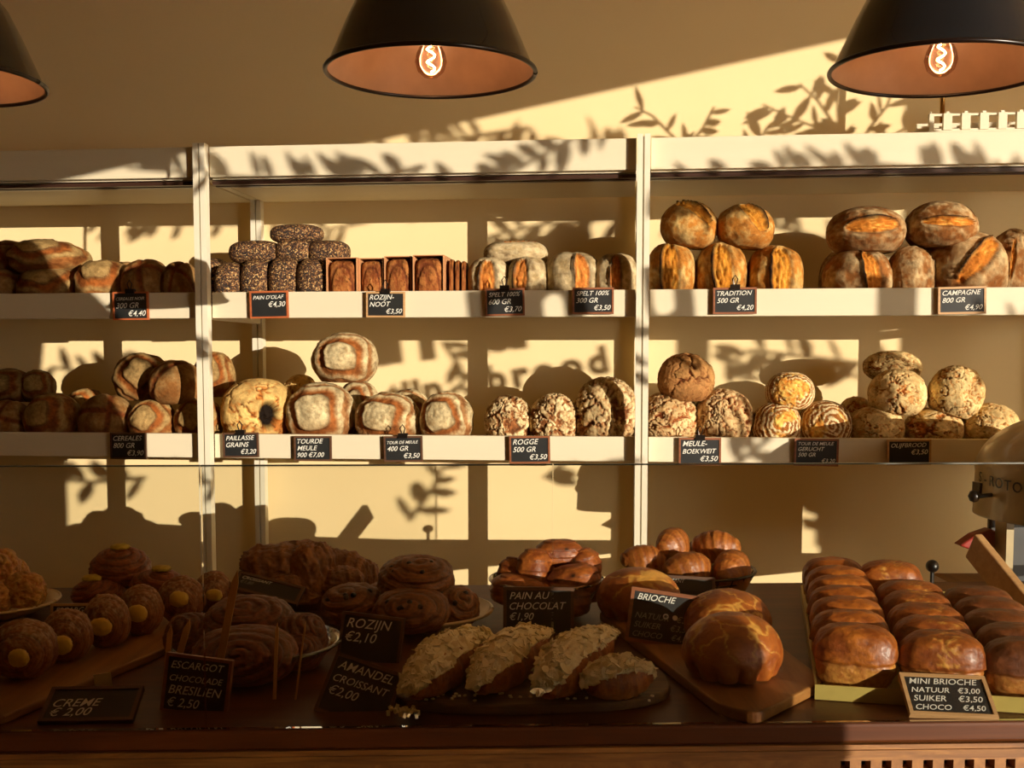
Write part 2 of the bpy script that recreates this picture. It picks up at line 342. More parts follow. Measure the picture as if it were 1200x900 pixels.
def k_hole(d, p):
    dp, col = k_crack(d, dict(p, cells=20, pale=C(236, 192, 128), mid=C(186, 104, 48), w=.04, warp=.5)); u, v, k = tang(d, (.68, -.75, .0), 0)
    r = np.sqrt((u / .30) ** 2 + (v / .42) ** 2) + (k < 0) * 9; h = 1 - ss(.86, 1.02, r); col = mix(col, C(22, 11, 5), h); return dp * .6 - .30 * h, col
def k_fluffy(d, p):
    s = p['seed']; n = fbm(d * 4, s); n2 = fbm(d * 13, s); col = mix(np.tile(C(176, 104, 50), (len(d), 1)), C(222, 168, 104), np.clip(.4 + n + n2, 0, 1)); return .14 * n + .07 * n2, col

def blob_mesh(dims, fn, prm, pw=2.3, n=26, flat=.78, bend=0.0, taper=0.0, flare=0.0):
    d, fc = qsphere(n); prm = dict(prm)
    a = np.abs(d) ** pw; s_ = a.sum(1) ** (-1 / pw); q = d * s_[:, None]
    disp, col = fn(d, prm); q = q * (1 + disp)[:, None]
    if flat: q[:, 2] = np.where(q[:, 2] < -flat, -flat + (q[:, 2] + flat) * .12, q[:, 2])
    if taper: q[:, 1:] *= (1 - taper * np.abs(q[:, :1]) ** 2)
    if flare: q[:, :2] *= (1 + flare * q[:, 2:3])
    if bend: q[:, 1] += bend * q[:, 0] ** 2
    v = q * np.array(dims) / 2; v[:, 2] -= v[:, 2].min()
    me = bpy.data.meshes.new('crust'); nv = len(v); me.vertices.add(nv); me.vertices.foreach_set('co', v.astype(np.float32).ravel())
    nf = len(fc); me.loops.add(nf * 4); me.loops.foreach_set('vertex_index', fc.ravel()); me.polygons.add(nf); me.polygons.foreach_set('loop_start', np.arange(0, nf * 4, 4, dtype=np.int32))
    me.update(calc_edges=True); me.polygons.foreach_set('use_smooth', [True] * nf)
    at = me.color_attributes.new('Col', 'FLOAT_COLOR', 'POINT'); cc = np.ones((nv, 4), np.float32); cc[:, :3] = np.clip(col * (1 + np.array((-.04, .08, -.16)) * np.clip(2.2 * (1 - col[:, 2:3] / (col[:, :1] + 1e-6)) - .9, 0, 1)), 0, 1); at.data.foreach_set('color', cc.ravel())
    return me, v[:, 2].max()
_sd = [100]
def seed(): _sd[0] += 13; return _sd[0]
def bread(name, label, cat, group, loc, dims, fn, prm=None, mat=None, rot=(0, 0, 0), centre=False, parent=None, **k):
    prm = dict(prm or {}); prm.setdefault('seed', seed()); me, h = blob_mesh(dims, fn, prm, **k); me.materials.append(mat or M_crust)
    R = Euler(rot).to_matrix(); loc = Vector(loc)
    if centre: loc = loc - R @ Vector((0, 0, h / 2))
    if centre:
        mn_ = min((R @ Vector(v)).z for v in ((x_, y_, z_) for x_ in (-dims[0] * .3, dims[0] * .3) for y_ in (-dims[1] * .3, dims[1] * .3) for z_ in (0,)))
        if loc.z + mn_ < CT + .006 and loc.y < 2.4: loc.z = CT + .006 - mn_
    o = link(name, me, loc=loc, rot=rot, parent=parent)
    if label: tag(o, label, cat, group)
    return o

# ------------------------------------------------------------------ room
CT = .95                                          # counter top
WD = .53                                          # wall behind the shelf front
w = MB(); c0, c1 = L(-4.4, WD, 0), L(5.6, WD, 0); w.add([c0, c1, c1 + EY * .2, c0 + EY * .2] + [p + Vector((0, 0, 3.2)) for p in (c0, c1, c1 + EY * .2, c0 + EY * .2)], [(0, 3, 2, 1), (4, 5, 6, 7), (0, 1, 5, 4), (1, 2, 6, 5), (2, 3, 7, 6), (3, 0, 4, 7)])
struct('wall_back', w.mesh(), M_wall)
struct('floor', MB().box(-4.2, 6.6, -2.2, 4.4, -.1, 0).mesh(), M_floor)
struct('ceiling', MB().box(-4.2, 6.6, -2.2, 4.4, 3.2, 3.3).mesh(), M_room)
struct('wall_left', MB().box(-4.4, -4.2, -2.2, 4.4, 0, 3.2).mesh(), M_dark)
struct('wall_right', MB().box(6.4, 6.6, -2.2, 4.4, 0, 3.2).mesh(), M_room)
YF = -2.0; WX0, WX1, WZ0, WZ1 = 2.72, 5.73, .35, 3.05
f = MB(); f.box(-4.2, WX0, YF - .2, YF, 0, 3.2); f.box(WX1, 6.6, YF - .2, YF, 0, 3.2); f.box(WX0, WX1, YF - .2, YF, WZ1, 3.2); f.box(WX0, WX1, YF - .2, YF, 0, WZ0)
struct('wall_front', f.mesh(), M_dark)
fr = MB()
fr.box(5.0, 5.045, YF - .06, YF, WZ0, EYE + .72)
for x in (WX0, WX1 - .03): fr.box(x, x + .03, YF - .06, YF, WZ0, WZ1)
win = struct('window_1', fr.mesh(), M_rail)
struct('sun_block_panel', MB().box(5.40, 5.70, YF - .05, YF - .01, WZ0, EYE + .23).mesh(), M_rail, parent=win)  # added panel, blocks low sun at the right of the window
cu = MB(); cl = [(2.5, WZ0), (3.06, WZ0), (3.07, 1.3), (3.07, 1.7), (2.99, 1.85), (3.01, 2.02), (2.84, 2.2), (2.78, 2.3), (2.5, 2.5)]
cu.prism([(x, z) for x, z in cl], -.012, .012, Matrix.Translation((0, YF + .05, 0)) @ Matrix.Rotation(math.pi / 2, 4, 'X'))
tag(link('side_blocker', cu.mesh(), M_block), 'added brown cloth blocking the sun at the left edge of the shop window', 'side_blocker')  # added cloth, outline shaped to keep sun off the left side
blocker = thing('slanted_blocker', 'added cloth sheet slanting across the top of the shop window to block the sun', 'slanted_blocker', (4.3, YF - .3, 2.67))  # added unseen sheet; its slanted edge cuts the sun along a diagonal
link('blocker_cloth', MB().prism([(-1.5, -.29), (1.5, .30), (1.5, .75), (-1.5, .75)], -.01, .01, Matrix.Rotation(math.pi / 2, 4, 'X')).mesh(), M_block, blocker)
link('blocker_bar', MB().tube([(-1.5, 0, -.285), (1.5, 0, .305)], .012).mesh(), M_rail, blocker)
# lettering on the shop window, read by its shadow on the back wall
def text_mesh(s, size, shear=0.0, ext=.0003, bold=0.0, align='LEFT', space=1.0):
    c = bpy.data.curves.new('t', 'FONT'); c.body = s; c.size = size; c.shear = shear; c.extrude = ext; c.offset = bold; c.align_x = align; c.space_character = space; c.space_line = .8; c.resolution_u = 3
    o = bpy.data.objects.new('t', c); COL.objects.link(o); bpy.context.view_layer.update()
    me = bpy.data.meshes.new_from_object(o.evaluated_get(bpy.context.evaluated_depsgraph_get())); bpy.data.objects.remove(o); bpy.data.curves.remove(c); return me
def winword(s, px, py, size, ang, space=1.25, bold=.002):
    p = upsun(PS(px, py, WD), YF - .03); me = text_mesh(s, size, 0, .001, bold, space=space)
    o = link('window_lettering', me, M_enamel, win, loc=p, rot=Euler((math.pi / 2, -math.radians(ang), 0)))
winword('brood', 573, 459, .115, 10, 1.3, .006)
winword('tijn', 458, 478, .115, 10, 1.1, .006)
for t_, px, py in (('n', 450, 425), ('u', 556, 412), ('n', 395, 432)): winword(t_, px, py, .34, 6, 1, .008)

# ------------------------------------------------------------------ shelving
Z = lambda px, py, d=0: PS(px, py, d).z
zt1, zb1 = Z(500, 340), Z(500, 371.5); zt2, zb2 = Z(500, 511), Z(500, 540); zt0, zb0 = Z(500, 164), Z(500, 201)
U0 = toL(PS(236, 360))[0]; U1 = toL(PS(753, 360))[0]; UP = U1 - U0; US = [U0 - UP, U0, U1, U1 + UP]
SD = .5; LIP = .035
shelf = thing('bakery_shelving', 'white slotted-post wall shelving with two bread shelves and a top box', 'shelving', L(0, 0, 0), (0, 0, TH))
for i, u in enumerate(US):
    for d in (0.0, SD - .035):
        b = MB(); b.box(u - .017, u - .002, d, d + .03, 0, zt0 + .005); b.box(u + .002, u + .017, d, d + .03, 0, zt0 + .005); b.box(u - .004, u + .004, d + .008, d + .03, 0, zt0)
        link('post', b.mesh(), M_post, shelf)
for z0, z1 in ((zt1, zb1), (zt2, zb2), (zt0 - .02, zb0)):
    for u in US:
        link('bracket', MB().box(u - .012, u + .012, .032, SD - .04, z1 - .002, z1 + .022).mesh(), M_post, shelf)
for a, b_ in zip(US[:-1], US[1:]):
    for zt, zb in ((zt1, zb1), (zt2, zb2)):
        bevel(link('shelf_board', MB().box(a + .02, b_ - .02, .05, SD, zb + .022, zt - LIP).mesh(), M_white, shelf), .002)
        bevel(link('shelf_front', MB().box(a + .019, b_ - .019, .03, .05, zb, zt).mesh(), M_white, shelf), .002)
    bevel(link('top_fascia', MB().box(a + .019, b_ - .019, .03, .05, zb0, zt0).mesh(), M_white, shelf), .002)
    link('top_board', MB().box(a + .02, b_ - .02, .05, SD, zb0 - .004, zb0 + .018).mesh(), M_white, shelf)
    r = MB(); r.box(a + .019, b_ - .019, .05, .068, zb0 - .018, zb0 - .008); r.box(a + .019, b_ - .019, .075, .095, zb0 - .02, zb0 - .004); link('curtain_rail', r.mesh(), M_rail, shelf)

# ------------------------------------------------------------------ chalk signs
def chalk_sign(label, lines, loc, w_, h_, rot=(0, 0, 0), frame='brown', clip=False, size=None, group='small chalk price signs on the shelf fronts', faint=0, price_right=True, marks=None):
    t = thing('chalk_sign', label, 'sign', loc, rot, group)          # local x right, z up, facing -y
    fw = max(.0028, w_ * .045)
    link('slate', MB().box(-w_ / 2 + fw, w_ / 2 - fw, -.002, .003, fw, h_ - fw).mesh(), M_slate, t)
    b = MB(); b.box(-w_ / 2, w_ / 2, -.004, .004, 0, fw); b.box(-w_ / 2, w_ / 2, -.004, .004, h_ - fw, h_); b.box(-w_ / 2, -w_ / 2 + fw, -.004, .004, fw, h_ - fw); b.box(w_ / 2 - fw, w_ / 2, -.004, .004, fw, h_ - fw)
    link('sign_frame', b.mesh(), M_fr[frame], t)
    n = max(3, len(lines)); iw, ih = w_ - 2 * fw, h_ - 2 * fw; lh = ih / (n + .15)
    for i, s_ in enumerate(lines):
        if not s_: continue
        pr = s_.startswith('€') and price_right; me = text_mesh(s_, 1, .28, 0, .004); xs = [v.co.x for v in me.vertices]; ys = [v.co.y for v in me.vertices]
        W = max(xs) - min(xs); sz = min((size or lh * .98), iw * .88 / W); x = (w_ / 2 - fw * 1.6 - W * sz) if pr else (-w_ / 2 + fw * 2.0); x -= min(xs) * sz
        for v in me.vertices: v.co = Vector((x + v.co.x * sz, -.0028, h_ - fw - lh * (i + .88) + v.co.y * sz + .02 * (v.co.x * sz)))
        link('lettering', me, M_chalk2 if (faint and i >= faint) else M_chalk, t)
    if marks: link('chalk_spots', marks, M_chalk, t)
    if clip:
        c = MB(); c.box(-.013, .013, -.008, .006, h_ - .006, h_ + .008); c.tube([(-.003, -.004, h_ + .008), (-.007, -.006, h_ + .022), (0, -.006, h_ + .032), (.007, -.006, h_ + .022), (.003, -.004, h_ + .008)], .0018, 6)
        link('clip', c.mesh(), M_clip, t)
    return t
SG = [(154, 342, 375, 43, ['CEREALES NOIR', '300 GR', '€4,40'], 'orange', 1, 'black cereales noir'), (316, 341, 373, 46, ["PAIN D'OLAF", '€4,30'], 'orange', 0, "pain d'olaf"),
      (452, 342, 372, 46, ['ROZIJN-', 'NOOT', '€3,50'], 'pale', 1, 'rozijn-noot'), (592, 338, 370, 46, ['SPELT 100%', '600 GR', '€3,70'], 'brown', 1, 'spelt 600 gram'),
      (695, 337, 368, 48, ['SPELT 100%', '300 GR', '€3,50'], 'brown', 0, 'spelt 300 gram'), (861, 337, 368, 50, ['TRADITION', '500 GR', '€4,20'], 'brown', 1, 'tradition'),
      (1127, 336, 368, 54, ['CAMPAGNE', '800 GR', '€4,90'], 'pale', 0, 'campagne'), (151, 507, 538, 44, ['CEREALES', '800 GR', '€3,90'], 'dark', 0, 'cereales'),
      (283, 507, 536, 43, ['PAILLASSE', 'GRAINS', '€3,20'], 'dark', 1, 'paillasse'), (367, 511, 540, 45, ['TOURDE', 'MEULE', '900 €7,00'], 'dark', 0, 'tourde meule'),
      (473, 511, 541, 46, ['TOUR DE MEULE', '400 GR', '€3,50'], 'dark', 1, 'tour de meule'), (621, 511, 543, 48, ['ROGGE', '500 GR', '€3,50'], 'brown', 0, 'rogge'),
      (820, 513, 545, 49, ['MEULE-', 'BOEKWEIT', '€3,50'], 'brown', 1, 'meule-boekweit'), (956, 514, 546, 51, ['TOUR DE MEULE', 'GERUCHT', '500 GR', '€3,20'], 'brown', 0, 'gerucht'),
      (1065, 515, 545, 50, ['OLIJFBROOD', '€3,50'], 'pale', 0, 'olijfbrood')]
for px, t_, b_, w_, ln, frm, cl_, nm in SG:
    p = PS(px, b_, .02); q = PS(px, t_, .02); s_ = p.y / F
    chalk_sign(f"small chalk sign on the {'upper' if t_ < 400 else 'lower'} shelf front reading {nm}", ln, p, w_ * s_, q.z - p.z, (0, R_.uniform(-.02, .02), TH), frm, bool(cl_))

# ------------------------------------------------------------------ loaves on the shelves
UPZ, LOZ = zt1 - LIP, zt2 - LIP
def shelf_loaf(name, label, cat, group, px, top, w_, fn, prm=None, bottom=None, d=.16, ln=1.3, shelfz=None, mat=None, yaw=0, pitch=0, roll=0, pw=2.3, **k):
    sz = shelfz; hl = w_ * 3.1 / F * ln * .55; d = max(min(d, .455 - hl), .056 + hl); p = PS(px, top, d); y = p.y; W = w_ * y / F; zt = p.z; zb = sz if bottom is None else PS(px, bottom, d).z
    H = (zt - zb) * (1.09 if k.get('flat', .72) == .72 else 1.0) * 1.0
    fl = k.get('flat', .78); H = (zt - zb) / ((1 + fl) / 2) if fl else (zt - zb)
    loc = Vector((p.x, p.y, zb + .0015))
    return bread(name, label, cat, group, loc, (W, W * ln, H), fn, prm, mat, (pitch, roll, TH + yaw), pw=pw, **k)
T = lambda *a: dict(tears=list(a))
G1 = 'dark wheat loaves on the upper shelf'
for i, (px, top, w_, bot, ang, lab, d) in enumerate([
        (10, 283, 54, 322, 20, 'brown scored loaf on top of the stack at the far left of the upper shelf', .2), (58, 283, 84, 322, 35, 'large floured scored loaf on top of the upper left stack', .17),
        (0, 316, 56, None, 10, 'brown loaf cut by the left picture edge, bottom row of the upper shelf', .15), (64, 314, 76, None, 60, 'dark floured loaf under the large scored loaf, upper left shelf', .13),
        (122, 306, 62, None, 0, 'floured loaf with a cross cut, left of the cereales noir sign', .14), (172, 305, 54, None, 8, 'floured loaf with a cross cut just above the cereales noir sign', .14),
        (211, 308, 42, None, 70, 'small scored loaf against the left white post, upper shelf', .14), (146, 308, 44, None, 30, 'brown loaf lying behind the two cross-cut loaves, upper left shelf', .33)]):
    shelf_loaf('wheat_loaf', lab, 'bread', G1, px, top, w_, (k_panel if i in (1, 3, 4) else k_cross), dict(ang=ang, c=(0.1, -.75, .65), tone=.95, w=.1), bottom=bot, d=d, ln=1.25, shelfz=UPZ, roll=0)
G2 = 'seeded loaves stacked on the upper shelf'
for px, top, w_, bot, ln, lab, d in [
        (250, 304, 40, None, 1.6, 'seeded loaf half hidden beside the left post, bottom row', .22), (273, 309, 36, None, 1.6, 'seeded loaf, first full one in the bottom row from the left post', .14), (304, 304, 37, None, 1.6, "seeded loaf in the bottom row above the pain d'olaf sign", .14),
        (337, 302, 38, None, 1.6, 'seeded loaf, third full one in the bottom row of the seeded stack', .14), (372, 303, 42, None, 1.6, 'seeded loaf at the right end of the bottom row, beside the raisin loaves', .14),
        (300, 283, 62, 310, .6, 'dark seeded loaf lying across at the left of the middle layer', .15), (346, 281, 44, 309, .9, 'seeded loaf in the centre of the middle layer', .15), (386, 283, 48, 309, .8, 'sunlit seeded loaf at the right of the middle layer', .15),
        (348, 264, 62, 286, .6, 'sunlit seeded loaf on the very top of the seeded stack', .15)]:
    shelf_loaf('seeded_loaf', lab, 'bread', G2, px, top, w_, k_seed, None, bottom=bot, d=d, ln=ln, shelfz=UPZ, mat=M_seed, pw=2.8, flat=.9)
G3 = 'raisin nut loaves in the row'
for px, top, w_, lab in [(409, 305, 38, 'raisin nut loaf at the left end of its row, next to the seeded stack'), (441, 305, 30, 'shaded raisin nut loaf, second in its row'), (472, 303, 33, 'raisin nut loaf, third in its row, right of the rozijn-noot sign clip'), (508, 302, 38, 'raisin nut loaf at the right of its row before the thin slices')]:
    p = PS(px, top, .14); W = w_ * p.y / F; H = p.z - UPZ; t = thing('raisin_loaf', lab, 'bread', (p.x, p.y, UPZ + .003), (0, 0, TH), G3)
    bread('crumb', None, None, None, (0, 0, 0), (W * .86, W * 1.9, H * .95), k_raisin, None, M_crust, parent=t, pw=5, flat=.97)
    b = MB(); a, l2, hh = W * .47, W * .9, H * .98
    for x in (-a, a - .0025): b.box(x, x + .0025, -l2, l2, 0, hh)
    b.box(-a, a, -l2, l2, -.001, .002); b.box(-a, a, l2 - .002, l2, 0, hh); b.box(-a, a, -l2 * .99, l2, hh - .002, hh); link('paper_mould', b.mesh(), M_paper, t)
for i, px in enumerate((531, 538, 545)):
    p = PS(px, 304 + i, .14); me_, _ = 0, 0
    bread('bread_slice', ['slice of raisin bread leaning at the end of the raisin row, nearest the loaves', 'middle slice of the three raisin bread slices', 'outermost of the three raisin bread slices'][i], 'bread slice', 'raisin bread slices', (p.x, p.y, UPZ), (.014, .12, p.z - UPZ), k_raisin, None, M_crust, (0, 0, TH + .05), pw=5, flat=.95, n=16)
G4 = 'spelt loaves on the upper shelf'; spc = dict(crust=C(168, 140, 104), fl=C(208, 188, 152), flour=.7, tear=C(206, 122, 62))
for px, top, w_, bot, tt, lab, d, yaw in [
        (574, 304, 50, None, ((.05, -1, .05), 90, .75, .36), 'pale spelt loaf with an oval tear, left of the spelt 600 gram sign', .14, 0), (620, 303, 48, None, ((-.15, -1, .1), 90, .75, .32), 'grey-floured spelt loaf with a narrow tear right of the spelt 600 gram sign clip', .14, -.1),
        (671, 298, 66, None, ((.2, -1, .1), 90, .8, .28), 'wide spelt loaf with a double ridge beside the spelt 300 gram sign', .15, .15), (722, 299, 52, None, ((0, -1, .1), 88, .8, .22), 'spelt loaf at the right end against the middle post', .15, 0),
        (604, 284, 74, 312, ((.2, -.5, .9), 5, .5, .1), 'spelt loaf lying crosswise on the two left spelt loaves', .2, 0)]:
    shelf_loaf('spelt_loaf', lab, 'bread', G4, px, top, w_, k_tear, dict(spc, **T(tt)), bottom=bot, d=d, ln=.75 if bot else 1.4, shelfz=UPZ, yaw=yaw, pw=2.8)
G5 = 'golden tradition loaves'; trc = dict(crust=C(176, 108, 48), flour=.4, fl=C(214, 180, 126), tear=C(206, 132, 46))
for px, top, w_, bot, tt, lab, rl, d in [
        (786, 287, 58, None, ((-.05, -1, .1), 92, .85, .34), 'golden loaf in the bottom row against the right post', 0, .14), (845, 286, 60, None, ((.0, -1, .1), 97, .8, .36), 'golden loaf in the bottom row above the tradition sign', 0, .14), (908, 290, 64, None, ((.1, -1, .1), 90, .8, .36), 'golden loaf at the right end of the tradition bottom row', 0, .14),
        (804, 237, 66, 291, ((.1, -.75, .6), -35, .75, .22), 'round golden loaf on top at the left with a slanting tear', .15, .14), (871, 241, 68, 292, ((.2, -.8, .5), -62, .7, .3), 'round golden loaf on top at the right of the tradition stack', .1, .14)]:
    shelf_loaf('golden_loaf', lab, 'bread', G5, px, top, w_, k_tear, dict(trc, **T(tt)), bottom=bot, d=d, ln=1.0 if bot else 1.3, shelfz=UPZ, roll=rl, pw=2.5 if not bot else 2.1, n=32)
G6 = 'campagne loaves on the upper right shelf'; cac = dict(crust=C(140, 84, 46), flour=.5, fl=C(198, 170, 132), tear=C(198, 118, 46))
for px, top, w_, bot, tt, lab, rl, d in [
        (1005, 293, 80, None, [((.25, -1, .1), 95, .8, .26)], 'campagne loaf at the left of the bottom row with an upright tear', 0, .14), (1067, 290, 54, None, [((.9, -.4, .3), 90, .4, .1)], 'plain floured campagne loaf between two torn ones, bottom row', 0, .16), (1131, 273, 94, None, [((.1, -1, .3), 48, .75, .22)], 'large campagne loaf above the campagne sign with a slanting tear', 0, .15),
        (1015, 244, 88, 298, [((0, -1, .15), 5, .65, .3)], 'round campagne loaf on top at the left with a wide tear', 0, .15), (1101, 238, 80, 292, [((0, -1, .1), 4, .7, .18)], 'campagne loaf on top at the right of the campagne stack', .08, .17), (1186, 271, 52, None, [((-.3, -1, .3), 80, .5, .1)], 'shaded campagne loaf cut by the right picture edge', 0, .2), (983, 296, 44, None, [((-.3, -1, .3), 80, .6, .2)], 'campagne loaf half hidden behind the left torn loaf', 0, .34)]:
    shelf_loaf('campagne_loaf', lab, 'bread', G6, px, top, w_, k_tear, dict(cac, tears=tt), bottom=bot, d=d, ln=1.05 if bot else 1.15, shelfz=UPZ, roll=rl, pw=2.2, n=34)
# lower shelf, left
G7 = 'stone-baked loaves on the lower left shelf'
for px, top, w_, bot, fn, prm, lab, d, yaw in [
        (10, 433, 56, 472, k_panel, dict(tone=.7), 'dark loaf on top at the far left of the lower shelf', .2, 0), (44, 434, 40, 472, k_panel, dict(tone=.75, ang=10), 'small dark loaf on top, second from the left picture edge, lower shelf', .2, .2),
        (10, 470, 52, None, k_cross, dict(ang=80), 'loaf with an upright cut at the left picture edge, lower shelf bottom row', .14, 0), (62, 462, 66, None, k_panel, dict(ang=8), 'floured loaf with banded crust, second in the lower left bottom row', .14, -.2),
        (100, 456, 52, None, k_panel, dict(ang=30), 'loaf lying behind the bottom row left of the cereales sign', .34, 0), (124, 463, 64, None, k_cross, dict(ang=78, c=(.4, -.8, .4)), 'round loaf with a single band, left of the cereales sign', .14, .1),
        (178, 469, 56, None, k_panel, dict(ang=40), 'loaf with a diamond-shaped pale panel right of the cereales sign', .12, 0), (166, 414, 66, 470, k_panel, dict(ang=45, tone=.9), 'round loaf standing behind on top of the lower left stack', .24, .3),
        (206, 424, 64, 474, k_cross, dict(ang=65, c=(-.6, -.8, .2), cuts=((0, 0), (.45, 0))), 'large pale loaf with dark bands standing left of the left post', .15, .2), (251, 413, 48, 466, k_panel, dict(ang=15), 'round loaf half hidden behind the left post, top of the stack', .3, 0),
        (232, 466, 56, None, k_panel, dict(ang=55), 'loaf in the bottom row behind the left post', .14, 0)]:
    shelf_loaf('stone_baked_loaf', lab, 'bread', G7, px, top, w_, fn, dict(dict(c=(0, -1, .3)), **prm), bottom=bot, d=d, ln=1.0, shelfz=LOZ, yaw=yaw, n=34, pw=2.1)
G8 = 'large pale-panelled loaves on the lower shelf'
shelf_loaf('twisted_loaf', 'golden twisted loaf with a dark hole in its end, above the paillasse sign', 'bread', 'twisted loaves', 303, 445, 84, k_hole, None, d=.16, ln=1.1, shelfz=LOZ, yaw=-.1, n=36)
shelf_loaf('twisted_loaf', 'golden twisted loaf lying behind the holed one', 'bread', 'twisted loaves', 352, 441, 50, k_crack, dict(cells=18, pale=C(236, 192, 128), mid=C(176, 92, 40)), d=.3, ln=1.1, shelfz=LOZ)
for px, top, w_, bot, prm, lab, d, fn in [
        (376, 449, 84, None, dict(ang=3), 'big loaf with a pale square panel above the tourde meule sign', .15, k_panel), (404, 391, 77, 449, dict(ang=-8, c=(.05, -1, .15)), 'round pale loaf with orange bands on the very top of the middle stack', .17, k_panel),
        (420, 447, 56, None, dict(ang=30), 'scored loaf lying behind the big square-panel loaf', .34, k_panel), (454, 461, 78, None, dict(ang=-15, c=(-.1, -1, .25)), 'loaf with a pale panel and ribbed orange crust above the tour de meule sign', .14, k_panel),
        (478, 457, 58, None, dict(ang=60), 'loaf lying behind the ribbed panel loaf', .33, k_panel), (523, 460, 64, None, dict(ang=12, c=(-.15, -1, .2)), 'orange-rimmed loaf with a pale panel, last before the cracked rye loaves', .15, k_panel)]:
    shelf_loaf('country_loaf', lab, 'bread', G8, px, top, w_, fn, dict(dict(crust=C(214, 194, 154), c=(0, -1, .15), w=.085), **prm), bottom=bot, d=d, ln=1.0, shelfz=LOZ, n=40, pw=2.1)
for nm, cat, grp, fn, base, rows in [
    ('rye_loaf', 'bread', 'cracked rye loaves', k_crack, dict(cells=110, w=.035, warp=.45, mid=C(150, 88, 54)), [(596, 464, 58, None, 'cracked white rye loaf left of the rogge sign', .14), (649, 462, 60, None, 'cracked white rye loaf right of the rogge sign', .14), (710, 443, 76, None, 'largest cracked white rye loaf, against the middle post', .15)]),
    ('buckwheat_loaf', 'bread', 'buckwheat loaves', k_crack, dict(cells=50, w=.035, warp=.8, pale=C(226, 190, 146)), [(784, 460, 72, None, 'cracked buckwheat loaf in the bottom row beside the middle post', .14), (848, 457, 70, None, 'cracked buckwheat loaf in the bottom row right of the meule-boekweit sign', .15)]),
    ('buckwheat_loaf', 'bread', 'buckwheat loaves', k_crack, dict(cells=16, w=.045, warp=.5, pale=C(172, 116, 76), mid=C(112, 54, 26)), [(804, 415, 66, 471, 'round brown buckwheat loaf on top of the other two', .15)]),
    ('ringed_loaf', 'bread', 'flour-ringed loaves', k_rings, {}, [(910, 472, 58, None, 'flour-ringed loaf at the left of the gerucht sign, bottom row', .14), (967, 471, 62, None, 'flour-ringed loaf above the right edge of the gerucht sign', .15), (926, 437, 56, 480, 'flour-ringed loaf on top of the ringed pair', .15)]),
    ('olive_loaf', 'bread', 'floured olive loaves', k_crack, dict(cells=22, w=.03, warp=.8, pale=C(236, 204, 152), mid=C(190, 106, 50)), [(1046, 412, 66, 446, 'olive loaf lying behind at the top of the olive stack', .3), (1052, 434, 66, 487, 'floured olive loaf on top at the left above the olijfbrood sign', .14), (1114, 429, 62, 488, 'floured olive loaf on top at the right, tilted', .14),
        (1027, 477, 64, None, 'shaded olive loaf at the left of the bottom row', .14), (1094, 479, 66, None, 'olive loaf in the middle of the bottom row, under the tilted one', .13), (1160, 474, 66, None, 'olive loaf at the right end of the lower shelf', .15), (1003, 466, 44, None, 'olive loaf half hidden behind the bottom row beside the ringed loaves', .32)])]:
    for px, top, w_, bot, lab, d in rows:
        shelf_loaf(nm, lab, cat, grp, px, top, w_, fn, dict(base, ang=R_.uniform(0, 90)), bottom=bot, d=d, ln=1.0 if bot else 1.15, shelfz=LOZ, n=46, pw=2.15, roll=.25 if px == 1114 else 0)

# ------------------------------------------------------------------ counter
A, B_ = PZ(-260, 862, CT), PZ(1460, 843, CT); FY = (B_ - A).normalized(); FN = Vector((-FY.y, FY.x, 0))
MC = Matrix.Translation((A.x, A.y, 0)) @ Matrix(((FY.x, FN.x, 0, 0), (FY.y, FN.y, 0, 0), (0, 0, 1, 0), (0, 0, 0, 1))); CL = (B_ - A).length; CDp = PZ(600, 685, CT).y - PZ(600, 853, CT).y
cnt = thing('counter', 'dark reddish wooden bakery counter carrying the pastry display', 'counter')
bevel(link('worktop', MB().box(-.6, CL + .6, 0, CDp, CT - .0255, CT, MC).mesh(), M_top, cnt), .004)
lg = MB()
for i in range(3): lg.box(-.6, CL + .6, -.003 - .003 * (i % 2), .05, CT - .0318 - .0061 * i, CT - .0259 - .0061 * i, MC)
link('layered_edge', lg.mesh(), M_ply, cnt)
link('front_panel', MB().box(-.6, CL + .6, .04, .07, .05, CT - .05, MC).mesh(), M_top, cnt)
gz = CT - .045; xg = (MC.inverted() @ PZ(985, 890, gz)).x
g = MB(); g.box(-.6, CL + .6, .0, .02, gz - .16, gz - .014, MC); g.box(-.6, CL + .6, 0, .02, gz - .002, gz + .003, MC)
g.box(-.6, xg, 0, .02, gz - .014, gz - .002, MC)
x = xg
while x < CL + .6: g.box(x + .012, x + .026, 0, .02, gz - .014, gz - .002, MC); x += .026
link('slotted_panel', g.mesh(), M_board, cnt)
link('side_panel', MB().box(-.58, -.55, .07, CDp - .02, .0, CT - .03, MC).mesh(), M_top, cnt)
# glass screen
gt = PZ(600, 853, CT); GH = P(600, 545.5, gt.y + .005).z - CT
gs = thing('glass_screen', 'clear frameless glass sneeze screen along the front of the counter', 'glass screen', A, (0, 0, math.atan2(FY.y, FY.x)))
MI = MC.inverted(); jx = [-.6, (MI @ P(247, 700, 1.36)).x, (MI @ P(646, 700, 1.36)).x, CL + .6]
for a, b_ in zip(jx[:-1], jx[1:]):
    link('glass_pane', MB().box(a + .0006, b_ - .0006, .003, .009, CT - A.z + .001, CT - A.z + GH).mesh(), M_glass, gs)
    link('pane_edge', MB().box(a + .0006, b_ - .0006, .003, .009, CT - A.z + GH, CT - A.z + GH + .0016).mesh(), M_edge, gs)

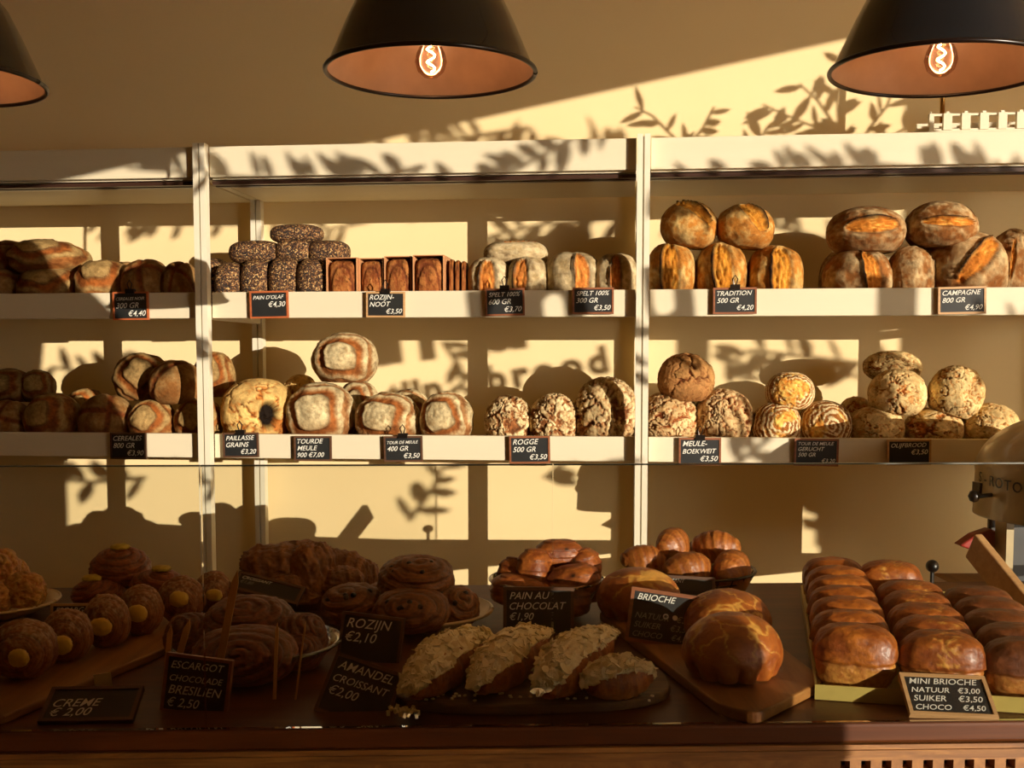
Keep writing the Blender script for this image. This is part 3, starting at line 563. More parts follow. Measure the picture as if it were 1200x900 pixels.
def board_poly(pts, r=.02, seg=5):
    out = []; n = len(pts)
    for i in range(n):
        a, b, c = Vector(pts[i - 1]), Vector(pts[i]), Vector(pts[(i + 1) % n]); u = (a - b).normalized(); v = (c - b).normalized()
        for k in range(seg + 1):
            t = k / seg; p = b + u * r * (1 - t) ** 2 + v * r * t ** 2; out.append((p.x, p.y))
    return out
def cxy(px, py, z=CT + .015): p = PZ(px, py, z); return (p.x, p.y)
def flat_board(name, label, poly, z0, z1, mat, cat='board'):
    cx = sum(p[0] for p in poly) / len(poly); cy_ = sum(p[1] for p in poly) / len(poly)
    o = tag(link(name, MB().prism([(x - cx, y - cy_) for x, y in poly], 0, z1 - z0).mesh(), mat, loc=(cx, cy_, z0)), label, cat); bevel(o, .003); return o

# mini brioche tray
tz = CT + .001; o0 = PZ(955, 803, CT + .02); ang = math.radians(-13); MT = Matrix.Translation((o0.x, o0.y, tz)) @ Matrix.Rotation(ang, 4, 'Z')
tr = thing('baking_tray', 'pale metal baking tray full of mini brioches at the right of the counter', 'tray', (o0.x, o0.y, tz), (0, 0, ang))
TW, TL = .40, .66
link('tray_base', MB().box(0, TW, 0, TL, 0, .003).mesh(), M_tray, tr)
for a in ((0, TW, 0, .003), (0, TW, TL - .003, TL), (0, .003, .003, TL - .003), (TW - .003, TW, .003, TL - .003)): link('tray_rim', MB().box(*a, .003, .020).mesh(), M_tray, tr)
colnm = ['left', 'middle', 'right']; ordn = ['front', 'second', 'third', 'fourth', 'fifth', 'sixth', 'hindmost']
for c_, (lx, nn, hs) in enumerate(((.055, 7, 1), (.165, 6, .95), (.272, 5, .9))):
    for i in range(nn):
        ly = .052 + (i + (.45 if c_ == 1 and i == 5 else 0)) * .086 + (.0 if c_ == 0 else .003 * c_); p = MT @ Vector((lx - (.022 if c_ == 1 and i == 5 else 0) + R_.uniform(-.003, .003), ly, .003)); pale = c_ == 1
        lab = f"mini brioche, {'hindmost' if i == nn - 1 else ordn[i]} of the {colnm[c_]} column in the tray"
        prm = [dict(top=C(138, 64, 20), top2=C(188, 104, 38)), dict(top=C(126, 56, 18), top2=C(172, 90, 32), crk=.9), dict(top=C(98, 48, 24), top2=C(132, 68, 34), side=C(180, 116, 60))][c_]
        bread('mini_brioche', lab, 'brioche', f'{colnm[c_]} column of mini brioches', p, (.104, .070, .090 * hs * (1.12 if c_ == 1 and i == 5 else 1)), k_tin, prm, M_glaze, (R_.uniform(-.06, .06), 0, ang + R_.uniform(-.08, .08)), pw=2.85, flat=.9, n=34, flare=.03)
def csign(label, lines, px, by, w_, h_, tilt, yaw=0, roll=0, frame='dark', z=CT + .002, faint=0, size=None, D=None, marks=None, aspect=None):
    p = PZ(px, by, z) if D is None else P(px, by, D); s_ = p.y / F; W = w_ * s_; H = h_ * s_ / max(.3, math.cos(tilt) + math.sin(tilt) * .25) if aspect is None else W * aspect
    return chalk_sign(label, lines, p, W, H, Euler((-tilt, roll, yaw), 'XYZ'), frame, False, size, 'chalk signs among the pastries', faint, False, marks)
csign('chalk sign leaning on the baking tray listing mini brioche prices', ['MINI BRIOCHE', 'NATUUR   €3,00', 'SUIKER    €3,50', 'CHOCO    €4,50'], 1118, 841, 104, 48, 1.0, -.06, .03, 'pale', aspect=.62)
# brioche board
poly = board_poly([cxy(968, 797), cxy(886, 838), cxy(842, 826), cxy(700, 716), cxy(845, 705)], .02)
flat_board('serving_board', 'wooden serving board with clipped corners under the large brioches', poly, CT + .001, CT + .016, M_board)
for px, cy_, w_, h_, D, lab in [(858, 770, 120, 88, 1.50, 'large shiny brioche nearest the front on the serving board'), (852, 722, 108, 76, 1.67, 'large brioche in the middle of the board behind the front one'), (748, 690, 98, 68, 1.85, 'large pale brioche behind the brioche sign, beside the chocolate rolls')]:
    s_ = D / F; p = P(px, cy_, D); bread('large_brioche', lab, 'brioche', 'large brioches', (p.x, p.y, CT + .016), (w_ * s_, w_ * s_ * .95, h_ * s_ * 1.05), k_brioche, None, M_glaze, (0, 0, R_.uniform(0, 3)), n=44, flat=.55, pw=2.15)
mk = MB(); mk.lathe([(0, 0), (.004, 0)], 14, Matrix.Translation((.012, -.0028, .045)) @ Matrix.Rotation(math.pi / 2, 4, 'X')); mk.lathe([(0.0022, 0), (.0045, 0)], 14, Matrix.Translation((-.002, -.0028, .045)) @ Matrix.Rotation(math.pi / 2, 4, 'X'))
csign('chalk sign in front of the large brioches reading brioche with three prices', ['BRIOCHE', '', 'NATUUR   €3   6', 'SUIKER    €3,5  7', 'CHOCO    €4,5  8'], 777, 757, 92, 66, .12, -.12, .13, 'brown', D=1.665, faint=2, marks=mk.mesh())
# croissants in a wire basket
def wire_basket(name, label, p, r, h, mat):
    t = thing(name, label, 'basket', p)
    b = MB(); rr = lambda z: r * (.6 + .4 * (z / h) ** .6)
    for z in np.linspace(0.003, h, 5): link('hoop', MB().tube([(rr(z) * math.cos(a), rr(z) * math.sin(a), z) for a in np.linspace(0, 2 * math.pi, 33)], .0016 if z < h else .003, 5).mesh(), mat, t)
    for a in np.linspace(0, 2 * math.pi, 25)[:-1]: b.tube([(rr(z) * math.cos(a), rr(z) * math.sin(a), z) for z in np.linspace(0.003, h, 5)], .0012, 5)
    link('wire_ribs', b.mesh(), mat, t); link('basket_base', MB().lathe([(.0, 0), (r * .6, 0), (r * .6, .003), (0, .003)], 24).mesh(), mat, t); return t
pb = PZ(818, 712, CT); wire_basket('wire_basket', 'black wire basket holding the croissants behind the large brioches', (pb.x, 2.06, CT + .001), .118, .055, M_black)
for i, (px, cy_, w_, h_, D, yaw, rl, lab) in enumerate([
        (757, 655, 48, 32, 2.04, .2, .1, 'croissant at the left end of the pile in the wire basket'), (789, 638, 46, 38, 2.07, 1.1, .1, 'darker croissant on top at the left of the pile'), (836, 640, 50, 36, 2.08, -.5, -.1, 'croissant on top at the right of the pile'),
        (808, 665, 52, 36, 1.99, .4, 0, 'croissant in the middle of the pile above its sign'), (858, 668, 54, 46, 2.01, 1.2, 0, 'croissant at the right end of the pile in the basket'), (815, 690, 66, 34, 2.06, 0.2, 0, 'croissant at the bottom of the basket')]):
    s_ = D / F; bread('croissant', lab, 'croissant', 'croissants in the wire basket', P(px, cy_, D), (w_ * s_ * 1.25, w_ * s_ * .8, h_ * s_ * 1.15), k_croissant, None, M_glaze, (0, rl, yaw), True, n=28, flat=.8, bend=.25, taper=.35)
csign('chalk sign reading croissant, half hidden behind the brioche sign', ['CROISSANT'], 800, 700, 74, 26, .1, -.05, .05, 'dark', D=1.90)
# pain au chocolat bowl
def bowl(name, label, cat, p, prof, mat, rimmat=None, rr=.002):
    t = thing(name, label, cat, p); n = 56
    inner = [(max(r - .003, 0), z + .003) for r, z in prof][::-1]
    link('bowl_body', MB().lathe(prof + inner, n).mesh(smooth=True), mat, t)
    R, Zr = prof[-1]; link('bowl_rim', MB().tube([(R * math.cos(a), R * math.sin(a), Zr + .001) for a in np.linspace(0, 2 * math.pi, 49)], rr, 6).mesh(smooth=True), rimmat or mat, t); return t
bp = (P(640, 700, 1.93).x, 1.93, CT + .001)
bowl('glass_bowl', 'round glass bowl of chocolate rolls in the middle of the counter', 'bowl', bp, [(0, 0), (.05, 0), (.055, .004), (.082, .03), (.1, .062)], M_bowl)
for i, (px, cy_, w_, h_, D, yaw, rl, lab) in enumerate([
        (655, 647, 50, 27, 1.95, .1, 0, 'chocolate roll on the very top of the bowl'), (628, 665, 50, 40, 1.93, 1.2, .2, 'dark chocolate roll left below the topmost one'), (603, 672, 40, 34, 1.95, .9, .3, 'chocolate roll at the upper left of the bowl'),
        (608, 691, 62, 32, 1.90, .1, .1, 'sunlit chocolate roll at the left rim of the bowl'), (676, 663, 52, 34, 1.95, -.4, -.3, 'chocolate roll at the right, just under the topmost one'), (672, 680, 56, 34, 1.90, -.3, -.2, 'shaded chocolate roll in the right centre of the bowl'),
        (664, 702, 52, 34, 1.88, .0, 0, 'chocolate roll low behind the pain au chocolat sign'), (690, 682, 34, 40, 1.95, -1.2, 0, 'chocolate roll at the right rim of the bowl'), (640, 705, 90, 40, 1.94, .6, 0, 'chocolate roll at the bottom of the glass bowl')]):
    s_ = D / F; bread('chocolate_roll', lab, 'pastry', 'chocolate rolls in the glass bowl', P(px, cy_, D), (w_ * s_ * 1.1, w_ * s_ * .8, h_ * s_ * 1.2), k_choc, None, M_glaze, (0, rl, yaw), True, n=26, flat=.85, pw=2.7)
csign('tall chalk sign in front of the glass bowl reading pain au chocolat', ['PAIN AU', 'CHOCOLAT', '€1,90', ''], 631, 746, 84, 60, .1, -.05, .0, 'dark', D=1.765)
# raisin buns on plate
def plate(label, px, py, D, r, mat, name='plate'):
    p = P(px, py, D); return bowl(name, label, 'plate', (p.x, D, CT + .001), [(0, 0), (r * .55, 0), (r * .7, .006), (r, .024)], mat, mat, .003)
plate('stoneware plate of raisin buns left of the almond croissants', 490, 716, 1.86, .126, M_plate)
ESC = dict(col=C(96, 46, 24), hi=C(150, 84, 42))
for px, cy_, w_, h_, D, c, lab in [(488, 676, 88, 52, 1.85, (.2, -.5, 1), 'raisin bun on top of the pile on the plate'), (415, 706, 76, 44, 1.84, (-.3, -.6, 1), 'raisin bun at the left behind the rozijn sign'), (483, 713, 86, 48, 1.77, (-.1, -1, .6), 'raisin bun at the front of the plate, spiral facing out'), (530, 708, 62, 46, 1.83, (.6, -.7, .6), 'raisin bun at the right edge of the plate'), (460, 700, 70, 40, 1.92, (0, 0, 1), 'raisin bun at the back of the plate')]:
    s_ = D / F; t = thing('raisin_bun', lab, 'bun', P(px, cy_, D) - Vector((0, 0, h_ * s_ * .5)), (0, 0, 0), 'raisin buns on the plate'); d_ = (w_ * s_, w_ * s_ * .95, h_ * s_ * 1.12)
    bread('dough_spiral', None, None, None, (0, 0, 0), d_, k_spiral, dict(ESC, c=c, turns=2.3), M_choco, parent=t, n=32, flat=.7)
    for k in range(5):
        a = R_.uniform(-2.6, -.4); e = R_.uniform(.35, 1.0); q = Vector((math.cos(a) * math.cos(e) * d_[0] / 2, math.sin(a) * math.cos(e) * d_[1] / 2, d_[2] * (.42 + math.sin(e) * .47)))
        link('raisin', MB().lathe([(0.0001, -.005), (.004, -.003), (.0052, 0), (.004, .003), (.0001, .005)], 10).mesh(smooth=True), M_black, t, loc=q, rot=(R_.random(), R_.random(), 0))
csign('chalk sign before the raisin buns reading rozijn', ['ROZIJN', '€2,10', ''], 431, 778, 76, 60, .2, -.1, .10, 'dark', D=1.62)
# box of pastries
bx = P(352, 700, 1.98); t = thing('cardboard_box', 'open brown cardboard tray holding crisp braided pastries at the back', 'box', (bx.x - .01, 2.04, CT + .001), (0, 0, .05))
for nm_, a in (('box_front', (-.125, .125, -.09, -.087, 0, .03)), ('box_back', (-.125, .125, .087, .09, 0, .03)), ('box_side', (-.125, -.122, -.087, .087, 0, .03)), ('box_side', (.122, .125, -.087, .087, 0, .03)), ('box_base', (-.122, .122, -.087, .087, 0, .002))): link(nm_, MB().box(*a).mesh(), M_card, t)
for px, cy_, w_, h_, D, yaw, lab in [(322, 662, 78, 44, 1.98, .1, 'crisp folded pastry at the left of the cardboard tray'), (348, 650, 62, 32, 2.05, -.3, 'crisp folded pastry at the top back of the pile'), (368, 665, 58, 56, 1.97, .9, 'tall crisp pastry in the centre of the pile'), (402, 664, 56, 36, 2.03, -.2, 'pale crisp pastry at the top right of the pile'), (400, 683, 54, 36, 1.97, .2, 'crisp pastry low at the right of the pile'), (425, 676, 40, 38, 2.04, .8, 'crisp pastry hanging over the right end of the tray'), (345, 693, 70, 36, 1.96, .3, 'crisp pastry low in the middle of the tray')]:
    s_ = D / F; bread('folded_pastry', lab, 'pastry', 'crisp folded pastries', P(px, cy_, D), (w_ * s_, w_ * s_ * .75, h_ * s_ * 1.15), k_croissant, dict(col=C(108, 54, 28), hi=C(178, 110, 60), seg=2.4, rough=1), M_choco, (R_.uniform(-.2, .2), R_.uniform(-.2, .2), yaw), True, n=30, flat=.85, pw=2.6)
csign('dark chalk sign lying in front of the crisp pastries', ['CROISSANT', '€1,80'], 308, 700, 84, 28, 1.0, -.12, .22, 'dark', D=1.86, faint=1, aspect=.35)
# glass bowl, chocolate escargots
bp = (P(302, 775, 1.60).x, 1.60, CT + .001)
bowl('glass_bowl', 'shallow glass bowl of dark chocolate swirl buns at the front left', 'bowl', bp, [(0, 0), (.06, 0), (.066, .004), (.1, .018), (.122, .036)], M_bowl)
for px, cy_, w_, h_, D, c, lab in [(292, 727, 104, 56, 1.62, (-.2, -.6, 1), 'dark swirl bun on top of the glass bowl'), (352, 750, 62, 56, 1.60, (.8, -.5, .8), 'dark swirl bun at the right of the glass bowl'), (288, 775, 118, 58, 1.52, (-.1, -1, .45), 'dark swirl bun at the front with its spiral facing out'), (225, 752, 62, 52, 1.62, (-.5, -.7, .8), 'dark swirl bun at the left of the glass bowl'), (348, 782, 58, 40, 1.57, (.4, -.8, .6), 'small dark swirl bun low at the right of the bowl'), (300, 765, 100, 40, 1.68, (0, 0, 1), 'dark swirl bun at the back of the glass bowl')]:
    s_ = D / F; bread('chocolate_swirl_bun', lab, 'bun', 'chocolate swirl buns', P(px, cy_, D), (w_ * s_, w_ * s_ * .9, h_ * s_ * 1.15), k_spiral, dict(col=C(80, 34, 18), hi=C(132, 62, 30), lo=C(22, 10, 7), c=c, turns=3.1), M_choco, (0, 0, R_.uniform(-.3, .3)), True, n=34, flat=.75)
csign('framed chalk sign at the front left reading escargot chocolade bresilien', ['ESCARGOT', 'CHOCOLADE', 'BRESILIEN', '€ 2,50'], 227, 838, 82, 72, .10, -.1, .10, 'brown', D=1.395)
csign('chalk sign lying tilted at the front reading amandel croissant', ['AMANDEL', 'CROISSANT', '€2,00', ''], 408, 846, 88, 66, .50, -.12, .30, 'dark', D=1.385, aspect=.84)
csign('chalk sign lying nearly flat at the front left reading creme', ['', 'CREME', '€ 2,00'], 100, 847, 112, 40, 1.1, .05, 0, 'dark', aspect=.52, size=.019)
# almond croissants on oval board
ov = []
for k in range(40):
    a = 2 * math.pi * k / 40; q = (math.copysign(abs(math.cos(a)) ** .7, math.cos(a)), math.copysign(abs(math.sin(a)) ** .7, math.sin(a)))
    ov.append(q)
bc0, bc1 = PZ(450, 828, CT + .014), PZ(792, 812, CT + .014); bcx, bcy = (bc0.x + bc1.x) / 2, 1.478; hw = (bc1.x - bc0.x) / 2
flat_board('oval_board', 'worn oval wooden board under the almond croissants', [(bcx + x * hw, bcy + .01 * x + y * .105) for x, y in ov], CT + .001, CT + .014, M_slab)
def almond_croissant(lab, pa, pb, wpx, hpx):
    # pa = near end, pb = far end (pixels on the board)
    a, b = PZ(*pa, CT + .04), PZ(*pb, CT + .04); ctr = (a + b) / 2; v = b - a; Ln = v.length; D = ctr.y; ctr.y += .03; W = .86 * wpx * D / F; H = hpx * D / F
    yaw = math.atan2(v.y, v.x); t = thing('almond_croissant', lab, 'croissant', (ctr.x, ctr.y, CT + .014), (0, 0, yaw), 'almond croissants on the oval board')
    sd = seed(); bread('croissant_body', None, None, None, (0, 0, 0), (Ln, W, H), k_croissant, dict(seed=sd, col=C(150, 74, 34), hi=C(196, 112, 56)), M_choco, parent=t, n=30, flat=.75, taper=.35, bend=-.18)
    d, fc = qsphere(30); s_ = (np.abs(d) ** 2.3).sum(1) ** (-1 / 2.3); q = d * s_[:, None]; n1 = fbm(d * 3.5, sd + 3); n2 = fbm(d * 11, sd + 4)
    lim = -.18 + .30 * n1 + .14 * n2 + .75 * np.clip(-d[:, 1], 0, 1)
    low = d[:, 2] < lim; q = q * np.where(low, .80, 1.07 + .12 * n2 + .08 * n1)[:, None]
    q[:, 2] = np.where(q[:, 2] < -.75, -.75 + (q[:, 2] + .75) * .12, q[:, 2]); zmin = -.79; q[:, 1:] *= (1 - .35 * np.abs(q[:, :1]) ** 2 * .9); q[:, 1] += -.18 * q[:, 0] ** 2
    vv = q * np.array((Ln, W, H)) / 2; vv[:, 2] -= zmin * H / 2; keep = [tuple(x) for x in fc if not low[x].all()]
    me = bpy.data.meshes.new('top'); me.from_pydata([tuple(x) for x in vv], [], keep); me.update(); me.polygons.foreach_set('use_smooth', [True] * len(keep))
    bm_ = me; link('almond_topping', bm_, M_almond, t)
    fl = MB(); idx = np.where(d[:, 2] > lim + .1)[0]; r2 = random.Random(sd)
    for k in range(300):
        i = r2.choice(idx); c = Vector(vv[i]) + Vector((r2.uniform(-.002, .002), r2.uniform(-.002, .002), .001)); nrm = Vector(d[i] * np.array([.6, 1, 1.2])).normalized()
        E = nrm.to_track_quat('Z', 'Y').to_matrix().to_4x4() @ Euler((r2.uniform(-.7, .7), r2.uniform(-.7, .7), r2.uniform(0, 6.3))).to_matrix().to_4x4(); Mx = Matrix.Translation(c) @ E; ra = r2.uniform(.0034, .0068)
        fl.prism([(ra * math.cos(x) * 1.4, ra * math.sin(x) * .8) for x in np.linspace(0, 2 * math.pi, 7)[:-1]], -.0004, .0006, Mx)
    fo = link('almond_flakes', fl.mesh(), M_flake, t); fo['kind'] = 'stuff'
almond_croissant('almond croissant at the left end of the oval board', (474, 818), (562, 752), 74, 56)
almond_croissant('almond croissant, second from the left on the oval board', (554, 812), (634, 752), 70, 58)
almond_croissant('almond croissant, third from the left with a pale top', (632, 818), (712, 754), 72, 62)
almond_croissant('almond croissant at the right end of the oval board', (686, 806), (764, 794), 64, 50)
cr = PZ(472, 836, CT + .014); cb = MB()
for k in range(26): cb.box(-.003, .003, -.002, .002, 0, .004, Matrix.Translation((cr.x + R_.gauss(0, .009), cr.y + R_.gauss(0, .005), CT + .014 + R_.uniform(0, .005))) @ Euler((R_.random() * 3, R_.random() * 3, R_.random() * 3)).to_matrix().to_4x4())
for k in range(30): cb.box(-.002, .002, -.0015, .0015, 0, .002, Matrix.Translation((bcx + R_.uniform(-.15, .16), bcy - R_.uniform(.06, .092), CT + .014)) @ Euler((0, 0, R_.random() * 3)).to_matrix().to_4x4())
o = tag(link('almond_crumbs', cb.mesh(), M_flake), 'loose almond crumbs scattered along the front of the oval board', 'crumbs'); o['kind'] = 'stuff'
# cream buns on long board
lp = [cxy(-60, 838), cxy(0, 838), cxy(195, 757), cxy(250, 722), cxy(160, 708), cxy(-60, 775)]
flat_board('long_board', 'long brown board under the row of custard buns at the left', board_poly(lp, .012), CT + .001, CT + .013, M_board)
for i, (px, cy_, w_, h_, D, cr_, lab) in enumerate([(28, 779, 76, 66, 1.50, (10, 8), 'custard bun nearest the left picture edge'), (79, 758, 58, 60, 1.58, (4, 12), 'custard bun, second from the left end of the row'), (125, 738, 54, 60, 1.66, (2, 8), 'custard bun, third from the left with a round dab of custard'), (166, 723, 50, 56, 1.74, (3, 6), 'custard bun, fourth from the left behind the paper tag'), (213, 709, 54, 52, 1.82, (4, 0), 'custard bun, fifth from the left with a broad custard dab'), (250, 702, 44, 48, 1.88, (6, 2), 'custard bun at the right end of the row')]):
    s_ = D / F; W, H = w_ * s_, h_ * s_; c0_ = P(px, cy_, D); t = thing('custard_bun', lab, 'bun', (c0_.x, c0_.y, max(CT + .014, c0_.z - H / 2)), (0, 0, 0), 'custard buns on the long board')
    bread('dough_spiral', None, None, None, (0, 0, 0), (W, W * .95, H * 1.06), k_spiral, dict(col=C(120, 60, 34), hi=C(166, 98, 60), c=(.15, -1, -.05), turns=2.2, amp=.05, sugar=.7, fine=11), M_choco, parent=t, n=36, flat=.93, pw=2.05)
    me, hh = blob_mesh((.030 * R_.uniform(.85, 1.1), .016, .025 * R_.uniform(.8, 1.1)), k_fluffy, dict(seed=seed()), n=10, flat=0); link('custard', me, M_cream, t, loc=(cr_[0] * s_ + .002, -W * .475 - .004, H / 2 - cr_[1] * s_ - .004)); me.materials.clear(); me.materials.append(M_cream)
pt = P(121, 806, 1.42); tag(link('paper_tag', MB().box(-.010, .012, -.0005, .0005, 0, .019).mesh(), M_tag, loc=pt, rot=(0, -.12, .1)), 'small white paper tag hanging at the edge of the long board', 'tag')
# escargots with pistachio
for px, cy_, w_, h_, D, c, lab in [(141, 664, 66, 46, 2.04, (.1, -.4, 1), 'pistachio swirl bun on top of its pile'), (116, 694, 60, 32, 2.0, (-.5, -.5, 1), 'pistachio swirl bun at the left behind the escargot sign'), (184, 684, 60, 34, 2.0, (.5, -.4, 1), 'pistachio swirl bun at the right with a green tip'), (145, 695, 70, 34, 2.06, (0, -.4, 1), 'pistachio swirl bun in the middle under the top one')]:
    s_ = D / F; H = h_ * s_; t = thing('pistachio_swirl_bun', lab, 'bun', P(px, cy_, D) - Vector((0, 0, H / 2)), (0, 0, 0), 'pistachio swirl buns')
    bread('dough_spiral', None, None, None, (0, 0, 0), (w_ * s_, w_ * s_ * .9, H * 1.1), k_spiral, dict(col=C(108, 44, 22), hi=C(158, 78, 38), c=c, turns=2.6), M_choco, parent=t, n=30, flat=.75)
    me, hh = blob_mesh((.034, .03, .014), k_fluffy, dict(seed=seed()), n=12, flat=.4); me.materials.append(M_pist); link('pistachio_crumbs', me, None, t, loc=(c[0] * .02, -.004, H * .97))
csign('chalk sign behind the custard buns reading escargot', ['ESCARGOT', 'AMANDEL'], 92, 742, 66, 36, .15, .02, 0, 'pale', D=1.80, faint=0)
plate('pale plate of fluffy pastries cut by the left picture edge', -12, 712, 1.92, .115, M_plate)
for px, cy_, w_, h_, D, lab in [(-8, 665, 60, 46, 1.92, 'fluffy pastry on top of the plate at the left picture edge'), (28, 690, 50, 40, 1.88, 'fluffy pastry at the right of the left-hand plate'), (-15, 698, 64, 40, 1.86, 'fluffy pastry at the front of the left-hand plate'), (15, 672, 36, 34, 1.95, 'small fluffy pastry behind on the left-hand plate')]:
    s_ = D / F; bread('fluffy_pastry', lab, 'pastry', 'fluffy pastries on the left-hand plate', P(px, cy_, D), (w_ * s_, w_ * s_ * .9, h_ * s_ * 1.1), k_fluffy, None, M_choco, (0, 0, 0), True, n=28, flat=.8)
# stick reflections in the glass screen, built as solid wooden pieces
for i, (a, b, wd, lab) in enumerate([((252, 806), (278, 668), 9, 'reflection of a long flat wooden stick, built solid before the chocolate swirl buns'), ((196, 776), (200, 733), 6, 'reflection of a short wooden stick, built solid, leftmost beside the custard buns'), ((208, 775), (222, 726), 8, 'reflection of a pointed wooden stick, built solid just right of the leftmost one'), ((322, 808), (325, 730), 4, 'reflection of a thin wooden stick, built solid in front of the glass bowl'), ((348, 806), (358, 728), 2, 'reflection of the thinnest wooden stick, built solid at the right of the glass bowl')]):
    D = 1.44; p0, p1 = P(*a, D), P(*b, D + .02); p0 = p0 + (p0 - p1) * ((p0.z - CT - .001) / (p1.z - p0.z)); s_ = D / F; h_ = wd * s_ / 2; v = p1 - p0; sd_ = Vector((1, 0, 0)) * h_; th = Vector((0, .0012, 0)); p2 = p0 + v * .9
    base = Vector((p0.x, p0.y, p0.z)); b_ = MB(); ring = [p0 - sd_, p0 + sd_, p2 + sd_, p1 + sd_ * .1, p2 - sd_]; ring = [q - base for q in ring]
    b_.add([q - th for q in ring] + [q + th for q in ring], [(0, 1, 2, 3, 4), (9, 8, 7, 6, 5)] + [(j, j + 5, (j + 1) % 5 + 5, (j + 1) % 5) for j in range(5)])
    tag(link('stick_reflection', b_.mesh(), M_stick, loc=base), lab, 'stick', 'stick reflections built solid')

# ------------------------------------------------------------------ machine at the right edge
MBZ = CT - .09; DM = 2.53; mc = P(1292, 600, DM); s_ = DM / F; RM = 142 * s_
mch = thing('bread_machine', 'cream rounded countertop machine with a black knob at the right picture edge', 'machine', (mc.x, DM, MBZ))
zb_ = P(1200, 606, DM).z - MBZ; hh = P(1290, 482, DM).z - MBZ
prof = [(0.0001, zb_)] + [(RM, zb_), (RM, zb_ + .004)] + [(RM * (1 - .012 * k / 4), zb_ + (hh - zb_) * .5 * k / 5) for k in range(1, 5)] + [(RM * math.cos(a) ** .8, zb_ + (hh - zb_) * (.4 + .6 * math.sin(a))) for a in np.linspace(.1, math.pi / 2 - .02, 14)]
link('housing', MB().lathe(prof, 64).mesh(smooth=True), M_mach, mch)
for x0, x1 in ((-.84, -.78), (.1, .2), (.78, .84)):
    link('support', MB().box(RM * x0, RM * x1, -.03, .03, 0, zb_).mesh(), M_mach, mch)
link('back_plate', MB().box(-RM * .86, RM * .86, .05, .06, 0, zb_).mesh(), M_black, mch)
ko = P(1133, 579, DM) - Vector((mc.x, DM, MBZ)); link('knob', MB().lathe([(.0001, -.014), (.009, -.011), (.0135, 0), (.009, .011), (.0001, .014)], 20, Matrix.Translation(ko + Vector((0, -.04, 0)))).mesh(smooth=True), M_black, mch)
link('knob_arm', MB().tube([ko + Vector((.01, -.04, 0)), ko + Vector((.06, -.035, .004))], .005).mesh(), M_black, mch)
link('hinge', MB().box(-.014, .014, -.02, .02, -.014, .014, Matrix.Translation(P(1157, 574, DM) - Vector((mc.x, DM - .03, MBZ)))).mesh(), M_black, mch)
for k, ch in enumerate('S-ROTOR'):
    a = math.radians(177 + k * 5.6); me = text_mesh(ch, .033, 0, .0004, .0003, 'CENTER'); zz = P(1150, 565, DM).z - MBZ - .0020 * k
    link('lettering', me, M_black, mch, loc=(math.cos(a) * (RM * 1.003), math.sin(a) * (RM * 1.003), zz), rot=(math.pi / 2, 0, a + math.pi / 2))
rp = P(1146, 638, DM + .05) - Vector((mc.x, DM, MBZ)); sp_ = MB()
q = [(-26, 0), (-8, 13), (12, 20), (20, 16), (20, -12), (8, -13)]; sp_.prism([(x * s_, z * s_) for x, z in q], -.02, .02, Matrix.Translation(rp) @ Matrix.Rotation(math.pi / 2, 4, 'X')); bevel(link('red_lever', sp_.mesh(), M_red, mch), .004, 3)
a, b = P(1140, 640, 1.98), P(1225, 745, 1.80); v = (b - a); ax = v.normalized(); up = Vector((0, -.25, .97)); nn = ax.cross(up).normalized(); uu = nn.cross(ax).normalized()
Mb = Matrix(((ax.x, nn.x, uu.x, a.x), (ax.y, nn.y, uu.y, a.y), (ax.z, nn.z, uu.z, a.z), (0, 0, 0, 1)))
tag(bevel(link('wooden_plank', MB().box(0, v.length, -.008, .008, -.025, .03, Mb).mesh(), M_fr['pale']), .003), 'pale wooden plank slanting down in front of the cream machine', 'plank')
t = thing('bell_knob', 'small round black ball on a short stem behind the baking tray', 'knob', (P(1092, 685, 2.19).x, 2.19, CT + .001))
link('ball', MB().lathe([(.0128 * math.cos(a) + .0001, .0128 * math.sin(a)) for a in np.linspace(-1.57, 1.57, 14)], 24, Matrix.Translation((0, 0, P(1092, 664, 2.19).z - CT))).mesh(smooth=True), M_black, t); link('stem', MB().tube([(0, 0, 0), (0, 0, P(1092, 668, 2.19).z - CT)], .004).mesh(), M_black, t)
tb = thing('side_table', 'low side table behind the counter carrying the cream machine', 'table', (mc.x, DM, 0))
link('table_top', MB().box(-.30, .34, -.28, .24, MBZ - .03, MBZ - .001).mesh(), M_board, tb)
for x_ in (-.27, .31):
    for y_ in (-.25, .21): link('leg', MB().box(x_ - .02, x_ + .02, y_ - .02, y_ + .02, 0, MBZ - .03).mesh(), M_board, tb)

# ------------------------------------------------------------------ top of the shelving at right
p = PS(1088, 152, .1); q = PS(1260, 134, .1); t = thing('slatted_crate', 'low pale slatted crate on top of the shelving at the right', 'crate', p, (0, 0, TH)); W = (q - p).length; H = q.z - zt0 + .002; t.location.z = zt0 - .012
H = PS(1088, 134, .1).z - t.location.z
link('rail_board', MB().box(0, W, -.004, .006, 0, H * .45).mesh(), M_white, t); link('rail_board', MB().box(0, W, -.004, .006, H * .92, H).mesh(), M_white, t); link('rail_board', MB().box(0, W, .12, .13, 0, H).mesh(), M_white, t)
n = 8
for i in range(n + 1): x = W * i / n; link('slat', MB().box(x - .010 if i else 0, x + .012, -.008, .006, H * .4, H * 1.0).mesh(), M_white, t); link('peg', MB().box(x - .003 if i else .004, x + .006, -.004, .004, H, H + .006).mesh(), M_white, t)
link('end_board', MB().prism([(-.085, .12), (-.085, .13), (0, 0), (0, -.004)], 0, H * .5).mesh(), M_white, t)
pp = PS(1104, 134, .3); t = thing('lamp_stand', 'brass clamp lamp stand rising from the slatted crate', 'stand', (pp.x, pp.y, zt0 + .0))
